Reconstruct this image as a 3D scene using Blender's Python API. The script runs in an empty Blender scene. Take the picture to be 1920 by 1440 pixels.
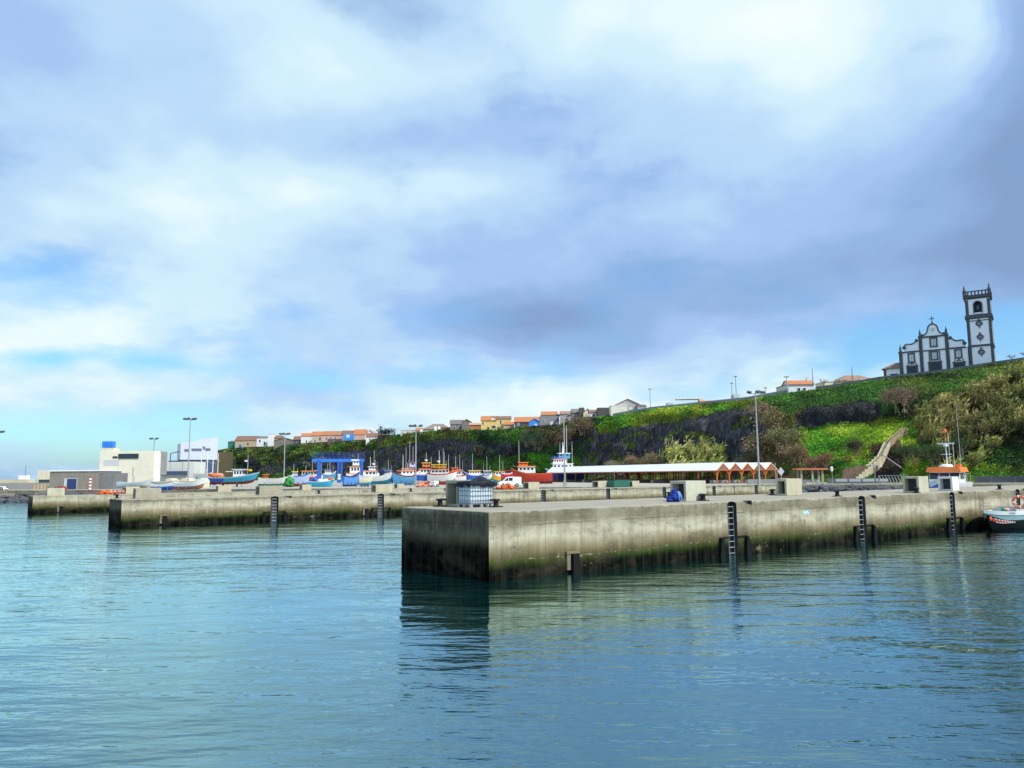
import bpy, bmesh, math, random
import numpy as np
from mathutils import Vector, Matrix, noise as mn
random.seed(7); rng = np.random.default_rng(7)
C = bpy.context.scene.collection
PI = math.pi
# ------------------------------------------------------------------ survey of the photograph: pixel -> point in the world
HC = 4.4; FPX = 1444.0; PITCH = math.atan(171.3/1450); ROLL = math.radians(.5)
_F = Vector((0, math.cos(PITCH), math.sin(PITCH))); _R0 = Vector((1,0,0)); _U0 = Vector((0,-math.sin(PITCH),math.cos(PITCH)))
_R = _R0*math.cos(ROLL)-_U0*math.sin(ROLL); _U = _U0*math.cos(ROLL)+_R0*math.sin(ROLL)
CAM = Vector((0,0,HC))
def ray(x, y): return _F+_R*((x-960)/FPX)+_U*((720-y)/FPX)
def gz(x, y, z):
    d = ray(x,y); return CAM+d*((z-HC)/d.z)
def gy(x, y, Y):
    d = ray(x,y); return CAM+d*(Y/d.y)
def hor(x): return 891.3-.0087*(x-960)
# ------------------------------------------------------------------ materials
MATS = {}
def nodes_of(name, rough=.6, metal=0.0):
    m = bpy.data.materials.new(name); m.use_nodes = True
    nt = m.node_tree; b = nt.nodes['Principled BSDF']
    b.inputs['Roughness'].default_value = rough; b.inputs['Metallic'].default_value = metal
    return m, nt, b
def N(nt, t, **kw):
    n = nt.nodes.new(t)
    for k, v in kw.items():
        if k in n.bl_rna.properties.keys(): setattr(n, k, v)
        else: n.inputs[k].default_value = v
    return n
def L(nt, a, b): nt.links.new(a, b)
def math_(nt, op, a, b=None, c=None, clamp=False):
    n = nt.nodes.new('ShaderNodeMath'); n.operation = op; n.use_clamp = clamp
    for i, v in enumerate((a,b,c)):
        if v is None: continue
        if isinstance(v, (int,float)): n.inputs[i].default_value = v
        else: nt.links.new(v, n.inputs[i])
    return n.outputs[0]
def mixc(nt, f, a, b, mode='MIX'):
    n = nt.nodes.new('ShaderNodeMix'); n.data_type = 'RGBA'; n.blend_type = mode
    for s, v in ((n.inputs[0],f),(n.inputs[6],a),(n.inputs[7],b)):
        if isinstance(v,(int,float)): s.default_value = v
        elif isinstance(v,tuple): s.default_value = (*v[:3],1)
        else: nt.links.new(v, s)
    return n.outputs[2]
def ramp(nt, f, stops, interp='LINEAR'):
    n = nt.nodes.new('ShaderNodeValToRGB'); n.color_ramp.interpolation = interp
    e = n.color_ramp.elements
    while len(e) < len(stops): e.new(.5)
    for k, (p, c) in enumerate(stops):
        e[k].position = p; e[k].color = (*c,1) if len(c)==3 else c
    nt.links.new(f, n.inputs[0]); return n.outputs[0]
def noise_(nt, vec, scale, detail=3, rough=.55, out=0):
    n = N(nt,'ShaderNodeTexNoise'); n.inputs['Scale'].default_value = scale; n.inputs['Detail'].default_value = detail
    n.inputs['Roughness'].default_value = rough
    if vec is not None: nt.links.new(vec, n.inputs['Vector'])
    return n.outputs[out]
def mapping(nt, vec, scale=(1,1,1), loc=(0,0,0), rot=(0,0,0)):
    n = N(nt,'ShaderNodeMapping'); n.inputs['Scale'].default_value = scale; n.inputs['Location'].default_value = loc; n.inputs['Rotation'].default_value = rot
    nt.links.new(vec, n.inputs['Vector']); return n.outputs[0]
def pm(name, col, rough=.6, var=.25, scale=2.0, metal=0.0, bump=0.0, streak=0.0):
    """painted / plain surface with grime: large blotches, fine grain, vertical streaks"""
    if name in MATS: return MATS[name]
    m, nt, b = nodes_of(name, rough, metal)
    pos = N(nt,'ShaderNodeNewGeometry').outputs['Position']
    f1 = noise_(nt, pos, scale, 4); f2 = noise_(nt, pos, scale*7, 2)
    f = math_(nt,'ADD', math_(nt,'MULTIPLY',f1,.7), math_(nt,'MULTIPLY',f2,.3))
    f = math_(nt,'MULTIPLY_ADD', math_(nt,'SUBTRACT',f,.5), 2.2, .5, clamp=True)
    lo = tuple(c*(1-var) for c in col); hi = tuple(min(1,c*(1+var*.5)) for c in col)
    c = mixc(nt, f, lo, hi)
    if streak:
        s = noise_(nt, mapping(nt,pos,(1.5,1.5,.12)), 2.0, 3)
        s = math_(nt,'MULTIPLY_ADD', math_(nt,'SUBTRACT',s,.45), 2.5*streak, 0, clamp=True)
        c = mixc(nt, s, c, tuple(x*.45 for x in col))
    L(nt, c, b.inputs['Base Color'])
    if bump:
        bn = N(nt,'ShaderNodeBump', Strength=bump, Distance=.05); L(nt, f2, bn.inputs['Height']); L(nt, bn.outputs[0], b.inputs['Normal'])
    MATS[name] = m; return m
def roofm(name, col):
    if name in MATS: return MATS[name]
    m, nt, b = nodes_of(name, .75)
    pos = N(nt,'ShaderNodeNewGeometry').outputs['Position']
    w = N(nt,'ShaderNodeTexWave'); w.inputs['Scale'].default_value = 1.4; w.inputs['Distortion'].default_value = 1.2; w.inputs['Detail'].default_value = 2; L(nt,pos,w.inputs['Vector'])
    f = noise_(nt, pos, 1.1, 4)
    c = mixc(nt, f, tuple(x*.55 for x in col), tuple(min(1,x*1.25) for x in col))
    c = mixc(nt, math_(nt,'MULTIPLY',w.outputs['Fac'],.35), c, tuple(x*.45 for x in col))
    L(nt,c,b.inputs['Base Color']); MATS[name] = m; return m
def glass_dark(name='dark_glass', col=(.02,.03,.045)):
    if name in MATS: return MATS[name]
    m, nt, b = nodes_of(name, .12)
    pos = N(nt,'ShaderNodeNewGeometry').outputs['Position']
    L(nt, mixc(nt, noise_(nt,pos,.8,2), tuple(x*.5 for x in col), tuple(x*1.8 for x in col)), b.inputs['Base Color'])
    MATS[name] = m; return m
def pier_mat(name, dark=False, ztop=2.87):
    m, nt, b = nodes_of(name, .85)
    tc = N(nt,'ShaderNodeTexCoord').outputs['Object']
    sp = N(nt,'ShaderNodeSeparateXYZ'); L(nt,tc,sp.inputs[0]); x, y, z = sp.outputs
    low = noise_(nt, mapping(nt,tc,(.35,.35,.5)), 1.0, 3)
    jit = noise_(nt, mapping(nt,tc,(3.0,3.0,.35)), 1.0, 4, .65)
    zz = math_(nt,'ADD', z, math_(nt,'MULTIPLY', math_(nt,'SUBTRACT',low,.5), .55))
    zz = math_(nt,'ADD', zz, math_(nt,'MULTIPLY', math_(nt,'SUBTRACT',jit,.5), .45))
    f = math_(nt,'DIVIDE', zz, ztop, clamp=True)
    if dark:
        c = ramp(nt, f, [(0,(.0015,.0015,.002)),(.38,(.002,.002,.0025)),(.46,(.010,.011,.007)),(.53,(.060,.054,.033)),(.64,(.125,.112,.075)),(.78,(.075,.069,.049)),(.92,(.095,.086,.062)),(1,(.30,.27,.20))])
    else:
        c = ramp(nt, f, [(0,(.002,.003,.003)),(.14,(.004,.006,.005)),(.19,(.014,.026,.006)),(.25,(.050,.062,.018)),(.30,(.09,.085,.035)),(.36,(.165,.13,.07)),(.46,(.28,.235,.15)),(.58,(.47,.42,.305)),(.70,(.42,.38,.28)),(.83,(.21,.18,.12)),(.97,(.25,.22,.155)),(1,(.42,.39,.30))])
    st = noise_(nt, mapping(nt,tc,(2.2,2.2,.10)), 1.0, 5, .7)
    st = math_(nt,'MULTIPLY_ADD', math_(nt,'SUBTRACT',st,.46), 4.0, 0, clamp=True)
    c = mixc(nt, math_(nt,'MULTIPLY',st,.9), c, mixc(nt,.5,c,(.06,.05,.03)))
    bl = noise_(nt, mapping(nt,tc,(.5,.5,1.0)), 1.0, 4, .7)
    bl = math_(nt,'MULTIPLY_ADD', math_(nt,'SUBTRACT',bl,.47), 4.5, 0, clamp=True)
    c = mixc(nt, math_(nt,'MULTIPLY',bl,.95), c, mixc(nt,.68,c,(.055,.045,.03)))
    vs = noise_(nt, mapping(nt,tc,(.22,.22,.02)), 1.0, 2)          # pale run-off panels
    vs = math_(nt,'MULTIPLY_ADD', math_(nt,'SUBTRACT',vs,.52), 4, 0, clamp=True)
    up = math_(nt,'MULTIPLY_ADD', math_(nt,'SUBTRACT',f,.4), 4, 0, clamp=True)
    if not dark: c = mixc(nt, math_(nt,'MULTIPLY',math_(nt,'MULTIPLY',vs,up),.45), c, (.50,.46,.36))
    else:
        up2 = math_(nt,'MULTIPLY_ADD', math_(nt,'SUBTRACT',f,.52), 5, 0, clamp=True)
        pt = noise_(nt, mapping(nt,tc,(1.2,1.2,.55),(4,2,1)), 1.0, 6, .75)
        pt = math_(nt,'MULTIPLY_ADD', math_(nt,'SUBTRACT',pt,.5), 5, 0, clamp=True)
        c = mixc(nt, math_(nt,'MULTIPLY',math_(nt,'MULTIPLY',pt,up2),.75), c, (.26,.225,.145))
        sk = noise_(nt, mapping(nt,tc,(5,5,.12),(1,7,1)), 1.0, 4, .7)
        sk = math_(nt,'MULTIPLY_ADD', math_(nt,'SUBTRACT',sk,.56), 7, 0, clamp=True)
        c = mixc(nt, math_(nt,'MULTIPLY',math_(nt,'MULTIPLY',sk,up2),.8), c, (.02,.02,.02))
    # pour line, vertical joints, bolt holes
    wob = noise_(nt, mapping(nt,tc,(1.3,1.3,1.3)), 1.0, 5, .7)
    dl = math_(nt,'ABSOLUTE', math_(nt,'ADD', math_(nt,'SUBTRACT', z, ztop-.62), math_(nt,'MULTIPLY',math_(nt,'SUBTRACT',wob,.5),.28)))
    ln = math_(nt,'LESS_THAN', dl, .016)
    gap = math_(nt,'GREATER_THAN', noise_(nt, mapping(nt,tc,(.35,.35,.0)),1.0,2), .46)
    ln = math_(nt,'MULTIPLY', ln, gap)
    c = mixc(nt, math_(nt,'MULTIPLY',ln,.65), c, (.03,.025,.02))
    xm = math_(nt,'ABSOLUTE', math_(nt,'SUBTRACT', math_(nt,'FRACT', math_(nt,'DIVIDE',x,6.1)), .5))
    vj = math_(nt,'LESS_THAN', xm, .0025)
    c = mixc(nt, math_(nt,'MULTIPLY',vj,.5), c, (.05,.04,.03))
    vo = N(nt,'ShaderNodeTexVoronoi'); vo.inputs['Scale'].default_value = 1.6; L(nt, tc, vo.inputs['Vector'])
    c = mixc(nt, math_(nt,'MULTIPLY',math_(nt,'LESS_THAN', vo.outputs['Distance'], .055),.75), c, (.03,.028,.022))
    # spalled patches with a dark rim, and a broken white barnacle line above the weed
    sp2 = noise_(nt, mapping(nt,tc,(.9,.9,1.3),(7,3,2)), 1.0, 6, .75)
    rim = math_(nt,'LESS_THAN', math_(nt,'ABSOLUTE', math_(nt,'SUBTRACT',sp2,.615)), .010)
    c = mixc(nt, math_(nt,'MULTIPLY',rim,.55), c, (.04,.034,.025))
    c = mixc(nt, math_(nt,'MULTIPLY',math_(nt,'GREATER_THAN',sp2,.625),.0 if dark else .35), c, (.34,.29,.20))
    bz = math_(nt,'LESS_THAN', math_(nt,'ABSOLUTE', math_(nt,'ADD', math_(nt,'SUBTRACT', z, .80), math_(nt,'MULTIPLY',math_(nt,'SUBTRACT',low,.5),.5))), .035)
    bz = math_(nt,'MULTIPLY', bz, math_(nt,'GREATER_THAN', noise_(nt, mapping(nt,tc,(4,4,6),(2,2,2)),1.0,4,.7), .57))
    if not dark: c = mixc(nt, math_(nt,'MULTIPLY',bz,.4), c, (.50,.47,.38))
    L(nt,c,b.inputs['Base Color'])
    L(nt, math_(nt,'MULTIPLY_ADD', f, .5, .4, clamp=True), b.inputs['Roughness']); L(nt, math_(nt,'MULTIPLY',math_(nt,'MULTIPLY',f,f),.05 if dark else .2), b.inputs['Specular IOR Level'])
    fine = noise_(nt, tc, 9, 5, .7)
    bn = N(nt,'ShaderNodeBump', Strength=.5, Distance=.04); L(nt,fine,bn.inputs['Height']); L(nt,bn.outputs[0],b.inputs['Normal'])
    MATS[name] = m; return m
def attr_mat(name, rough=.9, trans=0.0, nscale=.6, nvar=.35):
    m, nt, b = nodes_of(name, rough)
    a = N(nt,'ShaderNodeAttribute'); a.attribute_name = 'col'
    pos = N(nt,'ShaderNodeNewGeometry').outputs['Position']
    f = noise_(nt,pos,nscale,5,.65)
    f = math_(nt,'ADD',math_(nt,'MULTIPLY',f,.55),math_(nt,'MULTIPLY',noise_(nt,mapping(nt,pos,(.9,.9,.28)),1.0,6,.72),.45))
    f = math_(nt,'MULTIPLY_ADD', math_(nt,'SUBTRACT',f,.5), nvar*4, 1.0)
    c = mixc(nt,1.0,a.outputs['Color'],(1,1,1),'MULTIPLY')
    vm = N(nt,'ShaderNodeVectorMath',operation='SCALE'); L(nt,a.outputs['Color'],vm.inputs[0]); L(nt,math_(nt,'MAXIMUM',f,.25),vm.inputs['Scale'])
    L(nt, vm.outputs[0], b.inputs['Base Color'])
    if trans:
        t = N(nt,'ShaderNodeBsdfTranslucent'); L(nt,vm.outputs[0],t.inputs['Color'])
        mx = N(nt,'ShaderNodeMixShader'); mx.inputs[0].default_value = trans
        L(nt,b.outputs[0],mx.inputs[1]); L(nt,t.outputs[0],mx.inputs[2]); L(nt,mx.outputs[0],nt.nodes['Material Output'].inputs['Surface'])
    else:
        vo = N(nt,'ShaderNodeTexVoronoi'); vo.feature='DISTANCE_TO_EDGE'; vo.inputs['Scale'].default_value=1.0
        wp = N(nt,'ShaderNodeVectorMath',operation='ADD'); L(nt,mapping(nt,pos,(.55,.55,.16)),wp.inputs[0]); L(nt,noise_(nt,pos,.5,4,.6,out=1),wp.inputs[1]); L(nt,wp.outputs[0],vo.inputs['Vector'])
        crack = math_(nt,'MULTIPLY',vo.outputs['Distance'],5.5,clamp=True)
        vm2 = N(nt,'ShaderNodeVectorMath',operation='SCALE'); L(nt,vm.outputs[0],vm2.inputs[0]); L(nt,math_(nt,'MULTIPLY_ADD',crack,.75,.35),vm2.inputs['Scale']); L(nt,vm2.outputs[0],b.inputs['Base Color'])
        bn = N(nt,'ShaderNodeBump', Strength=1.0, Distance=1.6); L(nt,math_(nt,'ADD',noise_(nt,pos,1.0,6,.72),math_(nt,'MULTIPLY',crack,.5)),bn.inputs['Height']); L(nt,bn.outputs[0],b.inputs['Normal'])
    MATS[name] = m; return m
# palette
WHITE = pm('white_paint',(.82,.82,.80),.5,.12,1.5,streak=.25)
CLEANW = pm('clean_white_paint',(.83,.83,.81),.45,.12,1.0,streak=.18)
CREAM = pm('cream_wall',(.72,.66,.48),.8,.15,.5,streak=.3)
GREYW = pm('grey_wall',(.30,.30,.29),.85,.25,.6,streak=.5)
DARKW = pm('dark_stone_wall',(.10,.095,.09),.9,.35,.9,bump=.4)
BASALT = pm('basalt_trim',(.085,.085,.095),.85,.25,1.2)
CONC = pm('concrete',(.38,.355,.27),.85,.28,1.4,bump=.3,streak=.4)
CONCD = pm('damp_concrete',(.17,.17,.15),.85,.3,1.6,bump=.3)
CONCF = pm('pale_concrete',(.50,.46,.33),.85,.3,1.2,streak=.3)
BLACKM = pm('black_iron',(.025,.025,.032),.55,.4,6,metal=.3)
RUBBER = pm('black_rubber',(.010,.009,.009),.7,.3,5)
STEEL = pm('galvanised_steel',(.42,.44,.46),.45,.15,4,metal=.5)
DSTEEL = pm('dark_steel',(.12,.125,.135),.5,.25,5,metal=.4)
ORANGE = pm('orange_paint',(.80,.19,.03),.5,.2,1.5)
YELLOW = pm('yellow_paint',(.80,.45,.03),.5,.2,1.5)
RED = pm('red_paint',(.66,.055,.025),.5,.3,1.0,streak=.3)
MAROON = pm('maroon_antifouling',(.25,.035,.03),.7,.3,1.5)
BLUE = pm('royal_blue_paint',(.03,.13,.55),.5,.3,1.2,streak=.3)
LBLUE = pm('light_blue_paint',(.09,.33,.60),.55,.3,1.2,streak=.3)
CYAN = pm('cyan_paint',(.04,.44,.68),.5,.25,1.2,streak=.3)
TEAL = pm('teal_paint',(.02,.25,.33),.5,.2,1.2)
NAVY = pm('navy_paint',(.02,.04,.15),.5,.25,1.2)
GREENP = pm('green_paint',(.02,.22,.09),.6,.25,1.2)
PINKW = pm('pink_wall',(.62,.42,.36),.85,.15,.6)
TANW = pm('tan_wall',(.52,.41,.27),.85,.2,.6,streak=.2)
YELW = pm('yellow_wall',(.78,.58,.20),.85,.12,.5,streak=.15)
BLUEW = pm('blue_wall',(.05,.30,.80),.8,.12,.5)
LGREY = pm('light_grey_wall',(.55,.57,.60),.8,.12,.5,streak=.2)
BLUEGR = pm('blue_grey_cladding',(.55,.60,.72),.6,.10,.3,streak=.15)
NAVYW = pm('navy_cladding',(.05,.085,.17),.6,.2,.3)
TERRA = roofm('orange_tile',(.54,.20,.08)); BROWNR = roofm('brown_tile',(.24,.13,.09)); GREYR = roofm('grey_tile',(.20,.18,.17))
WOODO = pm('orange_stained_timber',(.62,.15,.03),.6,.25,3); WOODD = pm('shaded_timber',(.20,.055,.025),.7,.3,3)  # second timber: shade under the shelter roof put into the colour
GLASS = glass_dark()
SHUT = pm('window_white',(.70,.72,.74),.5,.08,3)
NETO = pm('orange_net',(.78,.17,.04),.9,.5,9,bump=.6); NETB = pm('blue_net',(.012,.045,.32),.9,.5,9,bump=.6); NETG = pm('green_net',(.02,.24,.17),.9,.4,3)
TARP = pm('dark_tarpaulin',(.014,.017,.028),.38,.4,5,bump=.3)
PLASTIC = pm('translucent_white_plastic',(.62,.72,.80),.4,.12,3)
BARK = pm('grey_brown_bark',(.17,.125,.09),.9,.3,2)
TWIG = pm('pale_twigs',(.27,.20,.14),.9,.3,2)
for _m in (BLACKM,RUBBER,TARP): _m.node_tree.nodes['Principled BSDF'].inputs['Specular IOR Level'].default_value=.12
# ------------------------------------------------------------------ mesh helpers
class MB:
    def __init__(s): s.v=[]; s.f=[]; s.m=[]; s.sm=[]
    def add(s, vs, fs, mi=0, smooth=False):
        o = len(s.v); s.v += [tuple(v) for v in vs]
        for f in fs: s.f.append(tuple(i+o for i in f)); s.m.append(mi); s.sm.append(smooth)
        return s
    def box(s, c, d, mi=0, rz=0, taper=1.0, M=None):
        x,y,z = d[0]/2,d[1]/2,d[2]/2
        vs = [Vector((sx*x*(taper if sz>0 else 1), sy*y*(taper if sz>0 else 1), sz*z)) for sz in (-1,1) for sy in (-1,1) for sx in (-1,1)]
        if M: vs = [M@v for v in vs]
        if rz: R = Matrix.Rotation(rz,3,'Z'); vs = [R@v for v in vs]
        vs = [v+Vector(c) for v in vs]
        return s.add(vs,[(0,2,3,1),(4,5,7,6),(0,1,5,4),(2,6,7,3),(0,4,6,2),(1,3,7,5)],mi)
    def bx(s, x0,x1,y0,y1,z0,z1, mi=0): return s.box(((x0+x1)/2,(y0+y1)/2,(z0+z1)/2),(x1-x0,y1-y0,z1-z0),mi)
    def cyl(s, a, b, r0, r1=None, n=8, mi=0, caps=True, smooth=True):
        a=Vector(a); b=Vector(b); r1 = r0 if r1 is None else r1
        d=(b-a); 
        if d.length<1e-6: return s
        d.normalize(); u = d.orthogonal().normalized(); w = d.cross(u)
        vs=[]
        for p,r in ((a,r0),(b,r1)):
            for k in range(n):
                t=2*PI*k/n; vs.append(p+u*(r*math.cos(t))+w*(r*math.sin(t)))
        fs=[(k,(k+1)%n,n+(k+1)%n,n+k) for k in range(n)]
        s.add(vs,fs,mi,smooth)
        if caps: s.add(vs,[tuple(range(n))[::-1],tuple(range(n,2*n))],mi)
        return s
    def tube(s, pts, r, n=6, mi=0):
        for a,b in zip(pts[:-1],pts[1:]): s.cyl(a,b,r,r,n,mi)
        return s
    def prism(s, poly, y0, y1, mi=0, plane='xz'):
        n=len(poly)
        def P(p,t): return (p[0],t,p[1]) if plane=='xz' else ((t,p[0],p[1]) if plane=='yz' else (p[0],p[1],t))
        vs=[P(p,y0) for p in poly]+[P(p,y1) for p in poly]
        fs=[tuple(range(n)),tuple(range(n,2*n))[::-1]]+[(k,n+k,n+(k+1)%n,(k+1)%n) for k in range(n)]
        return s.add(vs,fs,mi)
    def lathe(s, prof, n=12, c=(0,0,0), mi=0):
        vs=[]
        for r,z in prof:
            for k in range(n):
                t=2*PI*k/n; vs.append((c[0]+r*math.cos(t),c[1]+r*math.sin(t),c[2]+z))
        fs=[]
        for j in range(len(prof)-1):
            for k in range(n): fs.append((j*n+k,j*n+(k+1)%n,(j+1)*n+(k+1)%n,(j+1)*n+k))
        s.add(vs,fs,mi,True); s.add(vs,[tuple(range(n))[::-1],tuple(range((len(prof)-1)*n,len(prof)*n))],mi)
        return s
    def blob(s, c, r, amp=.25, sub=2, mi=0, fr=1.3, squash=(1,1,1), seed=0):
        bm=bmesh.new(); bmesh.ops.create_icosphere(bm,subdivisions=sub,radius=1)
        vs=[]
        for v in bm.verts:
            k=1+amp*mn.fractal(v.co*fr+Vector((seed*3.7,seed,0)),1.0,2.0,3)*2
            vs.append(Vector(c)+Vector((v.co.x*squash[0],v.co.y*squash[1],v.co.z*squash[2]))*r*k)
        fs=[tuple(l.index for l in f.verts) for f in bm.faces]; bm.free()
        return s.add(vs,fs,mi,sub>1)
    def build(s, name, mats, parent=None, recalc=True):
        me=bpy.data.meshes.new(name); me.from_pydata(s.v,[],s.f)
        if not isinstance(mats,(list,tuple)): mats=[mats]
        for m in mats: me.materials.append(m)
        me.polygons.foreach_set('material_index', s.m); me.polygons.foreach_set('use_smooth', s.sm)
        if recalc:
            bm=bmesh.new(); bm.from_mesh(me); bmesh.ops.recalc_face_normals(bm,faces=bm.faces); bm.to_mesh(me); bm.free()
        me.update()
        o=bpy.data.objects.new(name,me); C.objects.link(o)
        if parent: o.parent=parent
        return o
def tag(o,label=None,cat=None,group=None,kind=None):
    if label: o['label']=label
    if cat: o['category']=cat
    if group: o['group']=group
    if kind: o['kind']=kind
    return o
def thing(name,label,cat,loc=(0,0,0),rz=0,group=None):
    o=bpy.data.objects.new(name,None); C.objects.link(o); o.location=loc; o.rotation_euler=(0,0,rz)
    o.empty_display_size=.2
    return tag(o,label,cat,group)
def copy_tree(o,parent=None):
    c=o.copy(); C.objects.link(c); c.parent=parent
    for ch in list(o.children): copy_tree(ch,c)
    return c
def text_mesh(body,size,mat,name,parent,M):
    cu=bpy.data.curves.new(name,'FONT'); cu.body=body; cu.size=size; cu.extrude=.004; cu.align_x='CENTER'; cu.align_y='CENTER'
    t=bpy.data.objects.new(name+'_tmp',cu); C.objects.link(t)
    me=bpy.data.meshes.new_from_object(t.evaluated_get(bpy.context.evaluated_depsgraph_get()))
    bpy.data.objects.remove(t); bpy.data.curves.remove(cu)
    me.transform(M); me.materials.clear(); me.materials.append(mat)
    o=bpy.data.objects.new(name,me); C.objects.link(o); o.parent=parent; return o
def quad_cloud(name, cen, siz, col, mat, up=.3, aspect=1.0, parent=None):
    """many small leaf faces in one mesh; cen (n,3), siz (n,), col (n,3)"""
    n=len(cen); a=rng.normal(size=(n,3)); a[:,2]*=up; a/=np.linalg.norm(a,axis=1)[:,None]
    b=rng.normal(size=(n,3)); b-=a*(a*b).sum(1)[:,None]; b/=np.linalg.norm(b,axis=1)[:,None]
    hs=siz[:,None]*.5
    v=np.stack([cen-a*hs*aspect, cen+b*hs*.6-a*hs*.1, cen+a*hs*aspect, cen-b*hs*.6+a*hs*.2],1).reshape(-1,3)
    me=bpy.data.meshes.new(name); me.vertices.add(4*n); me.vertices.foreach_set('co',v.astype(np.float32).ravel())
    me.loops.add(4*n); me.loops.foreach_set('vertex_index',np.arange(4*n,dtype=np.int32))
    me.polygons.add(n); me.polygons.foreach_set('loop_start',np.arange(0,4*n,4,dtype=np.int32)); me.polygons.foreach_set('loop_total',np.full(n,4,dtype=np.int32))
    at=me.attributes.new('col','FLOAT_COLOR','POINT')
    cc=np.ones((n,4,4),dtype=np.float32); cc[:,:,:3]=col[:,None,:]; at.data.foreach_set('color',cc.ravel())
    me.materials.append(mat); me.update(); me.validate()
    o=bpy.data.objects.new(name,me); C.objects.link(o)
    if parent: o.parent=parent
    return o
# ------------------------------------------------------------------ camera, sun, sky
cd=bpy.data.cameras.new('camera'); cam=bpy.data.objects.new('camera',cd); C.objects.link(cam)
cd.sensor_width=36; cd.lens=FPX/1920*36; cd.clip_end=20000; cd.clip_start=.1
Mx=Matrix((( _R.x,_U.x,-_F.x,CAM.x),(_R.y,_U.y,-_F.y,CAM.y),(_R.z,_U.z,-_F.z,CAM.z),(0,0,0,1)))
cam.matrix_world=Mx; bpy.context.scene.camera=cam
SUN_EL=math.radians(50); SUN_AZ=math.atan2(.80,-.60)
S=Vector((math.sin(SUN_AZ)*math.cos(SUN_EL),math.cos(SUN_AZ)*math.cos(SUN_EL),math.sin(SUN_EL)))
sl=bpy.data.lights.new('sun','SUN'); sl.energy=4.8; sl.angle=math.radians(.6); sl.color=(1,.95,.86)
so=bpy.data.objects.new('sun',sl); C.objects.link(so); so.rotation_euler=S.to_track_quat('Z','Y').to_euler(); so.location=(60,-40,80)
W=bpy.data.worlds.new('World'); bpy.context.scene.world=W; W.use_nodes=True
def build_sky():
    nt=W.node_tree; nt.nodes.clear()
    out=N(nt,'ShaderNodeOutputWorld'); tc=N(nt,'ShaderNodeTexCoord').outputs['Generated']
    sky=N(nt,'ShaderNodeTexSky'); sky.sky_type='NISHITA'; sky.sun_disc=False; sky.sun_elevation=SUN_EL; sky.sun_rotation=SUN_AZ
    skyc=mixc(nt,1.0,sky.outputs[0],(.64,1.0,1.24),'MULTIPLY')
    bg1=N(nt,'ShaderNodeBackground'); bg1.inputs['Strength'].default_value=.15; L(nt,skyc,bg1.inputs['Color'])
    sp=N(nt,'ShaderNodeSeparateXYZ'); L(nt,tc,sp.inputs[0]); x,y,z=sp.outputs
    # cloud layer coordinates: the sky dome projected on a flat layer, so clouds flatten towards the horizon
    zz=math_(nt,'ADD',math_(nt,'MAXIMUM',z,0.0),.30)
    cb=N(nt,'ShaderNodeCombineXYZ'); L(nt,math_(nt,'DIVIDE',x,zz),cb.inputs[0]); L(nt,math_(nt,'DIVIDE',y,zz),cb.inputs[1])
    uv=cb.outputs[0]
    n1=noise_(nt,mapping(nt,uv,(1,1,1),(3.1,1.7,0)),1.35,7,.50)
    n2=noise_(nt,mapping(nt,uv,(1,1,1),(8.3,4.2,2)),3.6,6,.55)
    wn=N(nt,'ShaderNodeTexNoise'); wn.inputs['Scale'].default_value=3.0; wn.inputs['Detail'].default_value=4; L(nt,tc,wn.inputs['Vector'])
    ws=N(nt,'ShaderNodeSeparateColor'); L(nt,wn.outputs['Color'],ws.inputs[0])
    az=math_(nt,'ARCTAN2',x,y); el=math_(nt,'ARCSINE',z)
    azw=math_(nt,'ADD',az,math_(nt,'MULTIPLY',math_(nt,'SUBTRACT',ws.outputs[0],.5),.26))
    elw=math_(nt,'ADD',el,math_(nt,'MULTIPLY',math_(nt,'SUBTRACT',ws.outputs[1],.5),.16))
    def field(blobs):
        tot=None
        for (px,py,sx,sy,w) in blobs:
            d=ray(px,py).normalized(); a=math.atan2(d.x,d.y); e=math.asin(d.z)
            u=math_(nt,'MULTIPLY',math_(nt,'SUBTRACT',azw,a),1450/sx); v=math_(nt,'MULTIPLY',math_(nt,'SUBTRACT',elw,e),1450/sy)
            q=math_(nt,'ADD',math_(nt,'MULTIPLY',u,u),math_(nt,'MULTIPLY',v,v))
            g=math_(nt,'POWER',2.718,math_(nt,'MULTIPLY',q,-.5))
            tot=math_(nt,'MULTIPLY',g,w) if tot is None else math_(nt,'MULTIPLY_ADD',g,w,tot)
        return tot
    B=field(SKY_B); Cc=field(SKY_C)
    b=math_(nt,'ADD',B,.57)
    b=math_(nt,'ADD',b,math_(nt,'MULTIPLY',math_(nt,'SUBTRACT',n1,.5),.95))
    b=math_(nt,'ADD',b,math_(nt,'MULTIPLY',math_(nt,'SUBTRACT',n2,.5),.5))
    col=ramp(nt,b,[(0,(.24,.37,.62)),(.22,(.30,.47,.77)),(.42,(.38,.57,.90)),(.58,(.50,.71,.96)),(.74,(.64,.86,.99)),(.9,(.82,.97,1.0)),(1,(.93,1.0,1.0))],'EASE')
    bg2=N(nt,'ShaderNodeBackground'); bg2.inputs['Strength'].default_value=1.0; L(nt,col,bg2.inputs['Color'])
    c=math_(nt,'ADD',Cc,math_(nt,'MULTIPLY',math_(nt,'SUBTRACT',n2,.5),-1.6))
    c=math_(nt,'ADD',c,math_(nt,'MULTIPLY',math_(nt,'SUBTRACT',n1,.5),-.9))
    c=math_(nt,'MULTIPLY_ADD',math_(nt,'SUBTRACT',c,.12),1.5,0,clamp=True)
    mx=N(nt,'ShaderNodeMixShader'); L(nt,c,mx.inputs[0]); L(nt,bg2.outputs[0],mx.inputs[1]); L(nt,bg1.outputs[0],mx.inputs[2]); L(nt,mx.outputs[0],out.inputs['Surface'])
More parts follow.
